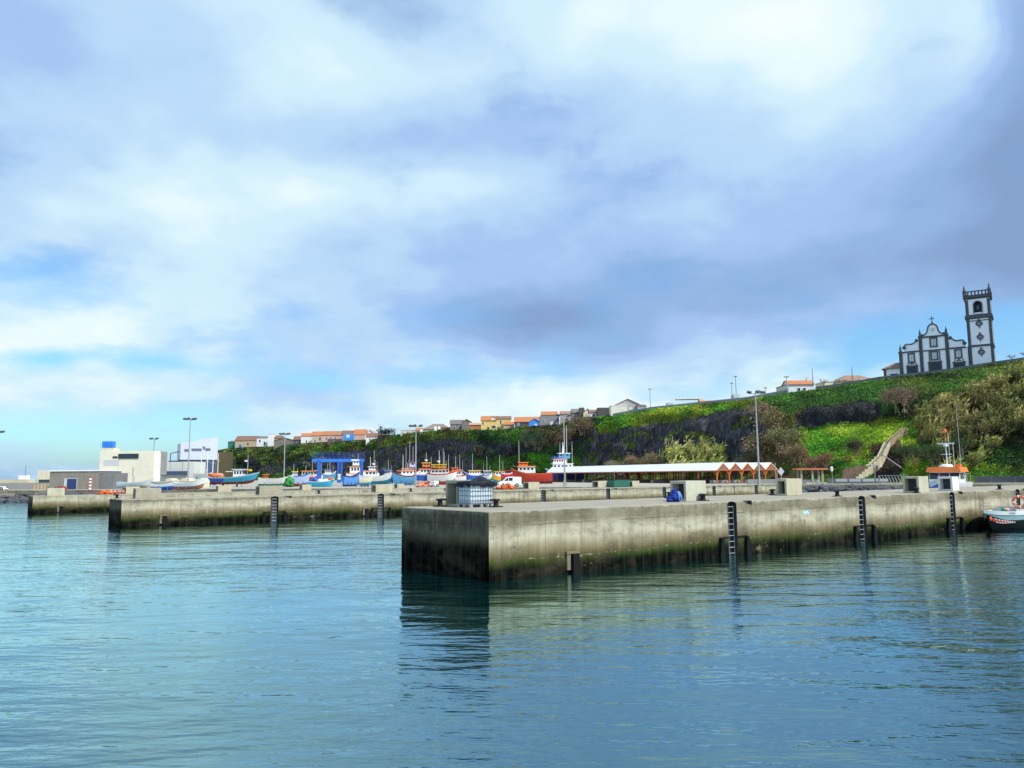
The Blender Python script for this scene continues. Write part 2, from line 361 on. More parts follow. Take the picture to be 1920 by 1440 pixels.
SKY_B=[(1280,70,340,130,.20),(1130,40,120,60,.12),(1560,60,120,130,.12),(1765,100,40,60,.3),(1905,250,90,300,-.42),(1500,420,400,120,-.12),(1480,545,300,40,-.16),
 (970,612,150,36,-.46),(1830,480,160,110,-.2),(300,330,200,50,.05),(560,370,200,60,.12),(830,350,150,60,.08),(700,260,300,45,-.14),(600,90,250,80,.14),
 (700,715,130,20,-.18),(1100,745,520,32,.28),(150,640,200,40,.2),(850,480,200,50,-.12),(1000,250,300,40,-.08),(80,40,170,60,-.18),(200,180,250,60,-.05),(300,740,420,60,.12)]
SKY_C=[(50,505,120,28,.8),(350,585,320,20,.35),(250,830,520,35,.75),(100,680,160,16,.35),(450,690,300,14,.3),(800,655,200,16,.25),(1890,620,80,40,.6),(1740,640,110,40,.25),
 (1100,690,500,16,.35),(1650,690,200,18,.55),(1600,640,150,16,.2)]
build_sky()
sc=bpy.context.scene
sc.view_settings.view_transform='Standard'; sc.view_settings.look='None'; sc.view_settings.exposure=0; sc.view_settings.gamma=1
sc.render.engine='CYCLES'; sc.cycles.max_bounces=6; sc.cycles.use_denoising=True
# ------------------------------------------------------------------ water, yard, quay
def water_mat():
    m,nt,b=nodes_of('harbour_water',.045)
    pos=N(nt,'ShaderNodeNewGeometry').outputs['Position']
    f=noise_(nt,mapping(nt,pos,(.03,.05,1)),1.0,3)
    L(nt,mixc(nt,f,(.0012,.018,.019),(.002,.030,.031)),b.inputs['Base Color']); b.inputs['Specular IOR Level'].default_value=0
    w1=noise_(nt,mapping(nt,pos,(.55,1.5,1),(0,0,0),(0,0,.25)),1.0,3,.55)
    w2=noise_(nt,mapping(nt,pos,(1.8,4.2,1),(5,2,0),(0,0,-.2)),1.0,3,.6)
    w3=noise_(nt,mapping(nt,pos,(.16,.34,1),(1,7,0),(0,0,.5)),1.0,2,.5)
    patch=noise_(nt,mapping(nt,pos,(.035,.06,1),(9,3,0)),1.0,3)      # gust patches: rougher and calmer water
    patch=math_(nt,'MULTIPLY_ADD',math_(nt,'SUBTRACT',patch,.45),4,.45,clamp=True)
    h=math_(nt,'ADD',math_(nt,'MULTIPLY',math_(nt,'MULTIPLY',w1,.19),math_(nt,'MULTIPLY_ADD',patch,.6,.45)),math_(nt,'MULTIPLY',math_(nt,'MULTIPLY',w2,.034),patch))
    h=math_(nt,'ADD',h,math_(nt,'MULTIPLY',w3,.30))
    bn=N(nt,'ShaderNodeBump',Strength=.36,Distance=1.0); L(nt,h,bn.inputs['Height']); L(nt,bn.outputs[0],b.inputs['Normal'])
    gl=N(nt,'ShaderNodeBsdfGlossy'); gl.inputs['Roughness'].default_value=.05; gl.inputs['Color'].default_value=(.66,.93,.97,1); L(nt,bn.outputs[0],gl.inputs['Normal'])
    fr=N(nt,'ShaderNodeFresnel'); fr.inputs['IOR'].default_value=2.1; L(nt,bn.outputs[0],fr.inputs['Normal'])
    mx=N(nt,'ShaderNodeMixShader'); L(nt,math_(nt,'MULTIPLY',fr.outputs[0],1.55,clamp=True),mx.inputs[0]); L(nt,b.outputs[0],mx.inputs[1]); L(nt,gl.outputs[0],mx.inputs[2]); L(nt,mx.outputs[0],nt.nodes['Material Output'].inputs['Surface'])
    return m
WZ=9000
tag(MB().add([(-WZ,-60,0),(WZ,-60,0),(WZ,WZ*1.5,0),(-WZ,WZ*1.5,0)],[(0,1,2,3)]).build('water',water_mat()),kind='structure')
GZ=2.2
EDGE=[(-420,200),(-300,185),(-110,157),(-60,152),(-12,139),(50,136),(83,125),(210,78),(500,-40)]
def yard_mat():
    m,nt,b=nodes_of('yard_asphalt_concrete',.9)
    pos=N(nt,'ShaderNodeNewGeometry').outputs['Position']
    f=noise_(nt,pos,.08,5); g=noise_(nt,pos,1.5,4)
    c=mixc(nt,f,(.30,.28,.23),(.50,.47,.39)); c=mixc(nt,math_(nt,'MULTIPLY',g,.4),c,(.16,.15,.13))
    L(nt,c,b.inputs['Base Color']); return m
YM=yard_mat()
mb=MB(); n=len(EDGE)
vs=[(x,y,GZ) for x,y in EDGE]+[(x*1.02+ (0 if x<300 else 300),900,GZ) for x,y in EDGE]
mb.add(vs,[(k,k+1,n+k+1,n+k) for k in range(n-1)])
tag(mb.build('ground',YM),kind='structure')
QM=pier_mat('quay_wall_concrete',ztop=2.2)
mb=MB()
for (a,b) in zip(EDGE[:-1],EDGE[1:]):
    mb.add([(a[0],a[1],-1.5),(b[0],b[1],-1.5),(b[0],b[1],GZ-.004),(a[0],a[1],GZ-.004)],[(0,1,2,3)])
tag(mb.build('quay_edge',QM),kind='structure')
# road along the foot of the slope, with a kerb
def offs(d,pts):
    out=[]
    for i,p in enumerate(pts):
        a=pts[max(0,i-1)]; b=pts[min(len(pts)-1,i+1)]; t=Vector((b[0]-a[0],b[1]-a[1])).normalized(); out.append((p[0]-t.y*d,p[1]+t.x*d))
    return out
RE=[(46,136.4),(50,136),(83,125),(210,78)]
kb=MB(); o0=offs(.0,RE); o1=offs(.55,RE)
for i in range(len(RE)-1):
    a,b,c,d=o0[i],o0[i+1],o1[i+1],o1[i]
    kb.add([(*a,GZ),(*b,GZ),(*c,GZ),(*d,GZ),(*a,GZ+.28),(*b,GZ+.28),(*c,GZ+.28),(*d,GZ+.28)],[(0,1,5,4),(3,7,6,2),(4,5,6,7),(0,4,7,3),(1,2,6,5)])
tag(kb.build('kerb',CONCF),kind='structure')
r0=offs(1.2,RE); r1=offs(8.5,RE); mb=MB()
for i in range(len(RE)-1): mb.add([(*r0[i],GZ+.006),(*r0[i+1],GZ+.006),(*r1[i+1],GZ+.006),(*r1[i],GZ+.006)],[(0,1,2,3)])
tag(mb.build('road',pm('asphalt',(.06,.06,.062),.9,.25,.8)),kind='structure')
# rock armour below the road and on the left shore (nobody could count the stones)
ROCK=pm('dark_armour_rock',(.085,.085,.10),.9,.5,.7,bump=.6)
mb=MB()
def rocks(p0,p1,cnt,out,ztop,rmin,rmax):
    a=Vector(p0); b=Vector(p1); t=(b-a).normalized(); nrm=Vector((t.y,-t.x))
    for k in range(cnt):
        u=random.random(); o=random.random(); q=a.lerp(b,u)+nrm*(o*out)
        r=random.uniform(rmin,rmax)
        mb.blob((q.x,q.y,ztop*(1-o)-.2+random.uniform(-.2,.2)),r,.35,1,0,1.0,(random.uniform(.8,1.5),random.uniform(.7,1.2),random.uniform(.45,.8)),k)
rocks((50,136),(83,125),330,4.0,1.9,.35,.8); rocks((83,125),(120,111),160,4.0,1.9,.4,.9)
rocks((-170,163),(-60,152),380,6.5,1.5,.5,1.2)
tag(mb.build('rock_armour',ROCK),'dark basalt boulders piled along the waterline below road and shore','rocks',kind='stuff')
# ------------------------------------------------------------------ piers
DA=math.radians(36.7); DX=Vector((math.cos(DA),math.sin(DA),0)); DY=Vector((-math.sin(DA),math.cos(DA),0))
PMAT=pier_mat('pier_concrete'); PEND=pier_mat('shaded_pier_end_concrete',True)  # end face slot: dark stains plus the face's shade put into the colour
def pierfloor():
    m,nt,b=nodes_of('pier_top_concrete',.9)
    tc=N(nt,'ShaderNodeTexCoord').outputs['Object']
    f=noise_(nt,tc,.7,5,.6); g=noise_(nt,tc,6,4)
    c=mixc(nt,f,(.22,.20,.15),(.42,.385,.30)); c=mixc(nt,math_(nt,'MULTIPLY',g,.35),c,(.17,.155,.12))
    sp=N(nt,'ShaderNodeSeparateXYZ'); L(nt,tc,sp.inputs[0])
    j=math_(nt,'LESS_THAN',math_(nt,'ABSOLUTE',math_(nt,'SUBTRACT',math_(nt,'FRACT',math_(nt,'DIVIDE',sp.outputs[0],6.1)),.5)),.003)
    c=mixc(nt,math_(nt,'MULTIPLY',j,.6),c,(.08,.07,.06))
    L(nt,c,b.inputs['Base Color'])
    bn=N(nt,'ShaderNodeBump',Strength=.4,Distance=.03); L(nt,g,bn.inputs['Height']); L(nt,bn.outputs[0],b.inputs['Normal'])
    return m
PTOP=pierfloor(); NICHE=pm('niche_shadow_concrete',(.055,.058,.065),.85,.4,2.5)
class Pier:
    def __init__(s,name,label,corner,top,length,width,ladders,endw=None):
        s.o=Vector((corner.x,corner.y,0)); s.top=top
        h=top; x0,x1,y0,y1=0,length,0,width; nx_=int(length/.35); ny_=int(width/.3)
        ch=lambda q: .025+.10*max(0,mn.fractal(Vector((q*1.9,top*7,3)),1.0,2.0,4))**1.3      # worn, chipped arris
        xs=[length*i/nx_ for i in range(nx_+1)]; ys=[width*i/ny_ for i in range(1,ny_)]
        mb=MB()
        lo=[(x,0,h-ch(x)) for x in xs]; hi=[(max(x,.05),ch(x),h) for x in xs]; hi[-1]=(length,hi[-1][1],h)
        elo=[(0,y,h-ch(-y-5)) for y in ys]; ehi=[(ch(-y-5),y,h) for y in ys]
        V=lo+hi+elo+ehi; nl=len(lo); ne=len(elo); LO=list(range(nl)); HI=list(range(nl,2*nl)); EL=list(range(2*nl,2*nl+ne)); EH=list(range(2*nl+ne,2*nl+2*ne))
        b0=len(V); V+= [(x0,y0,-1.5),(x1,y0,-1.5),(x1,y1,-1.5),(x0,y1,-1.5),(x0,y1,h-.05),(x1,y1,h-.05),(.05,y1-.05,h),(x1,y1-.05,h)]
        B0,B1,B2,B3,T3,T2,H3,H2=range(b0,b0+8)
        mb.v=[tuple(v) for v in V]
        def F(f,m): mb.f.append(tuple(f)); mb.m.append(m); mb.sm.append(False)
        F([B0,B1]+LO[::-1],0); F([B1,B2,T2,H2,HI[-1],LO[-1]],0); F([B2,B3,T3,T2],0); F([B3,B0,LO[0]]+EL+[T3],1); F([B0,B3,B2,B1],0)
        for i in range(nl-1): F([LO[i],LO[i+1],HI[i+1],HI[i]],2)
        eL=[LO[0]]+EL+[T3]; eH=[HI[0]]+EH+[H3]
        for i in range(len(eL)-1): F([eL[i+1],eL[i],eH[i],eH[i+1]],2)
        F([T2,T3,H3,H2],2); F(HI+[H2,H3]+EH[::-1],2)
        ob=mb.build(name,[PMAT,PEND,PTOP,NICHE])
        # merge doubled corner vertices so that the cut works on a closed body
        bm=bmesh.new(); bm.from_mesh(ob.data); bmesh.ops.remove_doubles(bm,verts=bm.verts,dist=.0005); bmesh.ops.recalc_face_normals(bm,faces=bm.faces); bm.to_mesh(ob.data); bm.free()
        cut=MB()
        for (sx,w) in ladders:
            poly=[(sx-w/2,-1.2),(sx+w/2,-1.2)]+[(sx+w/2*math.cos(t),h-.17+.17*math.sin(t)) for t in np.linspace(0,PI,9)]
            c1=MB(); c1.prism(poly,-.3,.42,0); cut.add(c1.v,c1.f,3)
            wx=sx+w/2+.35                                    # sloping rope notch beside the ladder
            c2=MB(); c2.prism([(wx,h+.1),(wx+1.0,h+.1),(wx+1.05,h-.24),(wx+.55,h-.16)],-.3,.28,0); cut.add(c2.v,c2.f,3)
        if ladders:
            co=cut.build('cutter',[PMAT,PEND,PTOP,NICHE])
            md=ob.modifiers.new('cut','BOOLEAN'); md.object=co; md.operation='DIFFERENCE'; md.solver='EXACT'; md.material_mode='TRANSFER'
            me=bpy.data.meshes.new_from_object(ob.evaluated_get(bpy.context.evaluated_depsgraph_get()))
            ob.modifiers.clear(); ob.data=me; bpy.data.objects.remove(co)
        ob.location=s.o; ob.rotation_euler=(0,0,DA); tag(ob,label,'pier',kind=None); s.ob=ob
    def at(s,x,y,z=None): return s.o+DX*x+DY*y+Vector((0,0,s.top if z is None else z))
    def sx(s,px,y=0):       # distance along the front face (or a line y beside it) at an image column
        k=(px-960)/1454.; o=s.o+DY*y; return (k*o.y-o.x)/(DX.x-k*DX.y)
    def loc(s,px,py):       # pixel on the pier top -> along, across
        p=gz(px,py,s.top)-s.o; return p.dot(DX),p.dot(DY)
pA_c=gz(917,1091,0); pB_c=gz(226,988,0); pC_c=gz(60,963,0)
LA=[1368,1611,1780,1903]; LB=[515,713,879,1017,1138,1243,1336,1415]
tmp=Pier.__new__(Pier); tmp.o=Vector((pA_c.x,pA_c.y,0)); la=[tmp.sx(p) for p in LA]; tmp.o=Vector((pB_c.x,pB_c.y,0)); lb=[tmp.sx(p) for p in LB]
A=Pier('near_pier','near weathered concrete pier with dark end face and green algae band',pA_c,2.87,150,7.55,[(x,.8) for x in la])
B=Pier('middle_pier','long concrete pier in the middle distance lined with ladders, behind the near pier',pB_c,2.45,106,6.2,[(x,.8) for x in lb])
Cp=Pier('far_pier','low yellowish concrete pier at far left, farthest from the viewer',pC_c,2.2,62,6.0,[])
# ladders and their fenders
def ladder_proto():
    t=thing('quay_ladder','x','ladder')
    for s in (-1,1):
        MB().cyl((s*.24,.12,-.6),(s*.24,.12,2.62),.028,n=6).build('rail',DSTEEL,t)
    for k in range(9):
        MB().cyl((-.24,.12,.1+k*.31),(.24,.12,.1+k*.31),.022,n=6).build('rung',STEEL,t)
    return t
def fender_proto():
    t=thing('ladder_fender','x','fender')
    for s in (-1,1):
        x=s*1.12; MB().prism([(x-.25,-.5),(x+.25,-.5),(x+.10-s*.03,.95),(x-.10-s*.03,.95)],-.20,-.003,0).build('leg',RUBBER,t)
    for a,b_ in ((-1.15,-.42),(.42,1.15)): MB().bx(a,b_,-.08,-.003,.952,1.0).build('crossbar',RUBBER,t)
    return t
lp=ladder_proto(); fp=fender_proto(); used=[0,0]
labA=['metal ladder in the near pier wall right of the blue net bundle','metal ladder in the near pier wall right of the pale blue painted mark','metal ladder in the near pier wall just left of the shark-mouth motorboat','metal ladder above the life ring at the right edge of the near pier']
labB=['leftmost ladder on the middle pier, with black fender feet','second ladder from the left on the middle pier, below the blue boats','ladder on the middle pier hidden behind the white tank']+['ladder on the middle pier right of the white van','ladder on the middle pier left of the green tank','ladder on the middle pier just left of the blue net bundle','ladder on the middle pier just right of the blue net bundle','last ladder on the middle pier, below the orange gables']
for P,xs,labs,who in ((A,la,labA,'near pier'),(B,lb,labB,'middle pier')):
    for i,x in enumerate(xs):
        if P is B and i==2: continue
        o=lp if not used[0] else copy_tree(lp); used[0]=1
        o.location=P.at(x,0,P.top-2.87); o.rotation_euler=(0,0,DA); tag(o,labs[i],None,'ladders in the pier niches')
        if P is A and i<3 or P is B and i<2:
            o=fp if not used[1] else copy_tree(fp); used[1]=1
            o.location=P.at(x,0,0 if P is A else -.1); o.rotation_euler=(0,0,DA)
            tag(o,'black fender legs astride the '+labs[i].replace('metal ladder','ladder').split(',')[0].replace('in the near pier wall ',''),None,'fenders astride the ladders')
# single fenders
def single_fender(P,px,lab):
    x=P.sx(px); t=thing('pier_fender',lab,'fender',P.at(x,0,0),DA)
    MB().prism([(-.20,-.5),(.36,-.5),(.16,.86),(-.18,.86)],-.26,-.003,0).build('leg',RUBBER,t)
    MB().bx(-.46,.30,-.14,-.003,.861,.97).bx(-.42,-.205,-.10,-.003,.15,.86).build('bracket',pm('stained_bracket',(.20,.165,.10),.9,.4,3,streak=.4),t)
single_fender(A,1070,'single black fender leg under a concrete bracket on the near pier by its corner')
single_fender(B,310,'single black fender leg on the middle pier left of its first ladder')
single_fender(Cp,116,'small black fender leg on the far left pier wall')
single_fender(B,686,'black fender leg on the middle pier left of its second ladder')
# bollards
def bollard_proto():
    t=thing('mooring_bollard','x','bollard'); t.scale=(.82,.82,.85)
    MB().box((0,0,.03),(.72,.46,.06)).build('base_plate',BLACKM,t)
    MB().lathe([(.19,.06),(.16,.12),(.14,.30),(.15,.36)],12).build('post',BLACKM,t)
    MB().lathe([(.15,.0),(.25,.03),(.26,.08),(.2,.12)],12,(.0,0,.34)).prism([(-.42,.36),(-.1,.34),(-.1,.48),(-.42,.44)],-.12,.12,0).build('head',BLACKM,t)
    return t
bp=bollard_proto(); bu=0
BOL=[(A,790,948,'black mooring bollard on the near pier end, left of the white tank',PI),(A,930,951,'black mooring bollard at the near pier corner, right of the white tank',0),
 (A,1211,933,'black bollard on the far edge of the near pier, left of the blue net bundle',PI),(A,1319,939,'black bollard on the near pier just right of the blue net bundle',0),(A,1572,931,'black bollard on the near pier below the rock bank',0),
 (A,1747,925,'black bollard on the near pier between the two right-hand concrete housings',0),(A,1880,918,'black bollard on the near pier above the life ring',0),
 (A,1448,928,'black bollard beside the left foot of the second concrete housing',PI),
 (B,216,934,'black bollard at the left end of the middle pier',0),(B,241,932,'second black bollard from the left on the middle pier',0),(B,491,927,'bollard on the middle pier in front of its grey housing, left of the first ladder',0),
 (B,548,924,'bollard on the middle pier right of its first ladder',0),(B,662,921,'bollard on the middle pier below the blue boat lift',0),(B,693,920,'bollard on the middle pier left of its second ladder',0),(B,766,918,'bollard on the middle pier below the blue-hulled boat with red trim',0)]
for P,px,py,lab,rz in BOL:
    x,y=P.loc(px,py); y=min(max(y,.35),6.4)
    o=bp if not bu else copy_tree(bp); bu=1
    o.location=P.at(x,y); o.rotation_euler=(0,0,DA+rz+random.uniform(-.2,.2)); tag(o,lab,None,'mooring bollards on the piers')
# concrete housings with a dark opening in the end that faces the sea
def housing(P,px,py,Ls,Ws,Hs,lab,mat=CONCF,fixed=None):
    x,y=fixed or P.loc(px,py)
    t=thing('concrete_housing',lab,'housing',P.at(x,min(max(y,.3),5.7)),DA,'concrete housings on the piers')
    w=.16; mb=MB()
    mb.bx(0,Ls,0,w,0,Hs).bx(0,Ls,Ws-w,Ws,0,Hs).bx(0,Ls,w,Ws-w,Hs-w,Hs).bx(0,Ls,w,Ws-w,0,w*.8)
    o=mb.build('shell',mat,t); bv=o.modifiers.new('edge','BEVEL'); bv.width=.015; bv.segments=1
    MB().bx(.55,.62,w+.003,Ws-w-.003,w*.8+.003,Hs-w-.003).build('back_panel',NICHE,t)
    return t
_ty=4.1
housing(A,857,948,1.7,1.15,1.30,'concrete housing behind the white tank on the near pier',CONC,(A.sx(857,_ty+1.28),_ty+1.28))
housing(A,1287,940,1.7,1.15,1.12,'concrete housing on the near pier with the blue net bundle at its mouth',pm('greenish_concrete',(.50,.49,.38),.85,.2,1.2,streak=.3))
housing(A,1476,929.5,1.75,.85,1.12,'pale yellow concrete housing on the near pier left of the rock bank')
housing(A,1727,924.5,1.45,1.15,1.18,'concrete housing on the near pier left of the orange-roofed pilot boat')
housing(A,1787,920.5,1.1,1.1,1.1,'small white-sided concrete housing in front of the orange-roofed pilot boat',pm('whitish_concrete',(.68,.67,.62),.85,.12,1.2))
for k,(px,py,Ls,Hs,lab) in enumerate([(254,935,2.3,1.0,'broad grey housing at the left end of the middle pier'),(474,928,2.6,1.0,'broad grey housing on the middle pier left of its first ladder'),(683,923,2.2,.95,'housing on the middle pier below the right leg of the blue boat lift'),
   (983,917,1.9,.95,'housing on the middle pier below the red boat'),(1107,914,2.2,.95,'housing on the middle pier left of the green tank'),(1186,913,1.5,.9,'housing on the middle pier touching the right end of the green tank')]):
    housing(B,px,py,Ls,1.3,Hs,lab,CONC if k<2 else CONCF)
for px,py,Ls,Hs,lab in [(88,930,2.0,1.0,'yellowish housing near the left end of the far pier'),(236,926,1.8,1.0,'pale housing on the far pier behind the bollards'),(400,922,2.0,.95,'pale housing on the far pier below the long blue boat'),(520,918,1.6,.9,'pale housing on the far pier left of the tall lamp base'),(645,914,1.4,.8,'pale housing at the far pier root below the boat lift')]:
    housing(Cp,px,py,Ls,1.2,Hs,lab)
# white tank in a cage, on its pallet
y=4.1; x=A.sx(880,y); TKS=1.13
tk=thing('caged_tank','white plastic liquid tank in a steel cage on a pallet at the pier corner','tank',A.at(x,y),DA); tk.scale=(TKS,TKS,TKS)
w,d,h0,h1=1.2,1.0,.17,1.02
o=MB().bx(.02,w-.02,.02,d-.02,h0,h1).build('tank_body',PLASTIC,tk); bv=o.modifiers.new('edge','BEVEL'); bv.width=.06; bv.segments=2
MB().cyl((.18,d/2,h1),(.18,d/2,h1+.05),.09,n=10).build('cap',BLACKM,tk)
mb=MB(); r=.011
for k in range(10):
    xx=w*k/9
    for yy in (-.012,d+.012): mb.cyl((xx,yy,h0),(xx,yy,h1),r,n=5)
for k in range(8):
    yy=d*k/7
    for xx in (-.012,w+.012): mb.cyl((xx,yy,h0),(xx,yy,h1),r,n=5)
for zz in (h0,.30,.50,.70,.84,.93,h1):
    mb.tube([(-.012,-.012,zz),(w+.012,-.012,zz),(w+.012,d+.012,zz),(-.012,d+.012,zz),(-.012,-.012,zz)],r*1.25,5)
mb.build('cage',pm('cage_steel',(.20,.23,.28),.45,.2,4,metal=.4),tk)
mb=MB().bx(0,w,0,d,.13,h0-.006)
for xx in (0,w/2-.07,w-.14):
    for yy in (0,d/2-.07,d-.14): mb.bx(xx,xx+.14,yy,yy+.14,0,.13)
mb.build('pallet',STEEL,tk)
# dark sheet thrown over it, tented up at the right rear
tp=thing('tarpaulin','dark crumpled tarpaulin draped over the top of the white caged tank','tarpaulin',A.at(x,y),DA); tp.scale=(TKS,TKS,TKS)
mb=MB(); nx,ny=26,22; vs=[]
for i in range(nx+1):
    for j in range(ny+1):
        u=-.2+1.4*i/nx; v=-.2+1.4*j/ny
        X=u*w; Y=v*d
        peak=.27*math.exp(-((u-.72)/.30)**2-((v-.5)/.45)**2)+.07*math.exp(-((u-.1)/.2)**2)
        out=max(0,-u,u-1,-v,v-1)
        z=h1+.03+peak+.03*mn.noise(Vector((u*6,v*6,1)))+.02*mn.noise(Vector((u*15,v*15,4)))
        if out>0:
            X=min(max(X,-.05),w+.05)+.10*mn.noise(Vector((u*9,v*9,2))); Y=min(max(Y,-.05),d+.05)+.05*mn.noise(Vector((u*9,v*9,8)))
            z-=out*(1.0+.7*mn.noise(Vector((u*4,v*4,3))))
            if u>1: X+=.10
        vs.append((X,Y,z))
mb.add(vs,[(i*(ny+1)+j,(i+1)*(ny+1)+j,(i+1)*(ny+1)+j+1,i*(ny+1)+j+1) for i in range(nx) for j in range(ny)],0,True)
mb.build('sheet',TARP,tp,recalc=False)
# blue net bundle at the housing mouth
x,y=A.loc(1275,941)
t=thing('net_bundle','bright blue fishing net bundle heaped at the housing mouth','net',A.at(x-.25,y+.2),DA)
mb=MB()
for (dx,dy,dz,r,s) in [(0,0,.20,.24,1),(.22,.12,.36,.24,2),(-.24,.1,.13,.17,3),(.12,-.16,.15,.19,4),(.27,.2,.55,.15,5),(-.36,-.05,.09,.11,6),(.3,-.05,.3,.16,7)]:
    mb.blob((dx,dy,dz),r,.35,3,0,2.2,(1,1,.9),s)
mb.build('net',NETB,t)
mb=MB()
for k in range(5): mb.tube([(.05+.05*k,-.36+.02*k,.03),(.08+.06*k,-.30,.28),(.18+.04*k,-.12,.55)],.014,5)
mb.build('rope',pm('pale_blue_rope',(.25,.42,.75),.8,.2,6),t)
# green tank and small things on the middle pier
x,y=B.loc(1150,914)
t=thing('green_tank','dark green plastic tub with sloping ends on the middle pier','tub',B.at(x,max(y,.5)),DA)
o=MB().prism([(0.25,0),(3.4,0),(3.55,.85),(3.3,1.0),(.45,1.0),(.15,.8)],0,1.5,0).build('tub',pm('dark_green_plastic',(.02,.13,.09),.5,.25,2),t)
MB().bx(.3,3.45,-.05,1.55,1.003,1.06).build('lid',pm('green_lid',(.03,.17,.12),.5,.2,2),t)
MB().cyl((1.0,.7,1.06),(1.0,.7,2.6),.02,n=5).build('rod',STEEL,t)
# pale blue mark painted on the wall of the near pier
x=A.sx(1506); mb=MB()
pts=[(-.32,.03),(-.30,.16),(-.16,.19),(-.02,.13),(.12,.20),(.26,.22),(.20,.12),(.30,.05),(.27,-.02),(.1,.03),(-.1,-.03),(-.2,.02)]
mb.add([(a,-.004,b) for a,b in pts],[tuple(range(len(pts)))])
o=mb.build('painted_mark',pm('pale_blue_spray_paint',(.38,.66,.78),.8,.2,8),None); o.location=A.at(x,0,1.95); o.rotation_euler=(0,0,DA); tag(o,'small pale blue smear of paint on the near pier wall','paint mark')
# ------------------------------------------------------------------ boats
def hull_fn(Lb,Bm,H,bowrise=.45,sternrise=.12,full=.62,rake=.10):
    """returns f(u,v): u 0 stern..1 bow, v 0 keel..1 gunwale -> local point for the starboard side (+y mirrored)"""
    def f(u,v,s=-1):
        half=Bm/2*min(1,(.80+.5*u))*(1-max(0,(u-full)/(1-full))**2.2)
        sheer=H*(1+bowrise*max(0,(u-.45)/.55)**2+sternrise*max(0,(.35-u)/.35)**2)
        keel=H*.28*max(0,(u-.8)/.2)**2
        x=-Lb/2+Lb*u*(1-rake)+Lb*rake*u*v
        prof=v**.45 if v<1 else 1
        return Vector((x,s*half*(.06+.94*prof),keel+(sheer-keel)*v))
    return f
def hull_parts(t,f,mats,levels,deck=CREAM,deckdrop=.18,nu=18):
    """levels: list of (v0,v1,material index)"""
    mb=MB()
    for (v0,v1,mi) in levels:
        k=3
        for s in (-1,1):
            vs=[f(i/nu,v0+(v1-v0)*j/k,s) for i in range(nu+1) for j in range(k+1)]
            mb.add(vs,[(i*(k+1)+j,(i+1)*(k+1)+j,(i+1)*(k+1)+j+1,i*(k+1)+j+1) for i in range(nu) for j in range(k)],mi,True)
        tr=[f(0,v0+(v1-v0)*j/k,-1) for j in range(k+1)]+[f(0,v0+(v1-v0)*j/k,1) for j in range(k+1)]
        mb.add(tr,[(j,j+1,k+1+j+1,k+1+j) for j in range(k)],mi)
    mb.build('hull',mats,t)
    vs=[]
    for i in range(nu+1):
        a=f(i/nu,.93,-1); vs+= [(a.x,a.y*.94,a.z-deckdrop),(a.x,-a.y*.94,a.z-deckdrop)]
    MB().add(vs,[(2*i,2*i+1,2*i+3,2*i+2) for i in range(nu)]).build('deck',deck,t)
def cabin(t,x,l,w,h,z,wall,roof,wins=3,ov=.25,front=True,name='wheelhouse',rt=.14):
    mb=MB(); mb.prism([(x-l/2,z),(x+l/2,z),(x+l/2-.12*h,z+h),(x-l/2+.05*h,z+h)],-w/2,w/2)
    o=mb.build(name,wall,t)
    MB().box((x-.03,0,z+h+rt/2+.002),(l+2*ov,w+2*ov*.8,rt),taper=.94).build('roof',roof,o)
    ww=l/(wins+.6)*.62
    for s in (-1,1):
        for k in range(wins):
            cx=x-l/2+l*(k+.8)/(wins+.6)
            MB().box((cx,s*(w/2+.008),z+h*.66),(ww,.02,h*.36)).build('window',GLASS,o)
    mb=MB()
    nw=3
    for k in range(nw): mb.box((x+l/2-.05*h,(k-1)*w*.3,z+h*.66),(.16*h*.4+.03,w*.22,h*.34))
    mb.build('front_window',GLASS,o)
    return o
def mast(t,x,y,z0,z1,r=.05,mat=WHITE,arms=()):
    mb=MB().cyl((x,y,z0),(x,y,z1),r,r*.55,6)
    for (zz,ln) in arms: mb.cyl((x-ln/2,y,zz),(x+ln/2,y,zz),r*.6,n=5)
    return mb.build('mast',mat,t)
def radar(t,x,y,z): MB().lathe([(.28,0),(.32,.08),(.28,.2),(.1,.26)],10,(x,y,z)).box((x,y,z+.36),(.9,.1,.09)).build('radar',CLEANW,t)
def stands(t,f,zg,Lb):
    mb=MB()
    for u in (.2,.45,.7):
        for s in (-1,1):
            a=f(u,.45,s); mb.cyl((a.x,a.y*1.0,a.z),(a.x+.1,a.y*1.25+s*.2,zg),.06,n=5)
        a=f(u,.02,1); mb.box((a.x,0,(zg+a.z)/2),(.35,.5,max(.1,a.z-zg)))
    mb.build('cradle',DSTEEL,t)
def clutter(t,spec):
    """deck gear: (material, x, y, z, radius)"""
    for k,(nm,mt,x,y,z,r,sq) in enumerate(spec):
        q=MB().blob((x,y,z),r*.75,.45,2,0,2.6,sq,k+3).blob((x+r*.7,y-.3,z-.15*r),r*.55,.5,2,0,2.6,sq,k+13).blob((x-r*.75,y+.2,z-.1*r),r*.6,.5,2,0,2.6,sq,k+23); q.build(nm,mt,t)
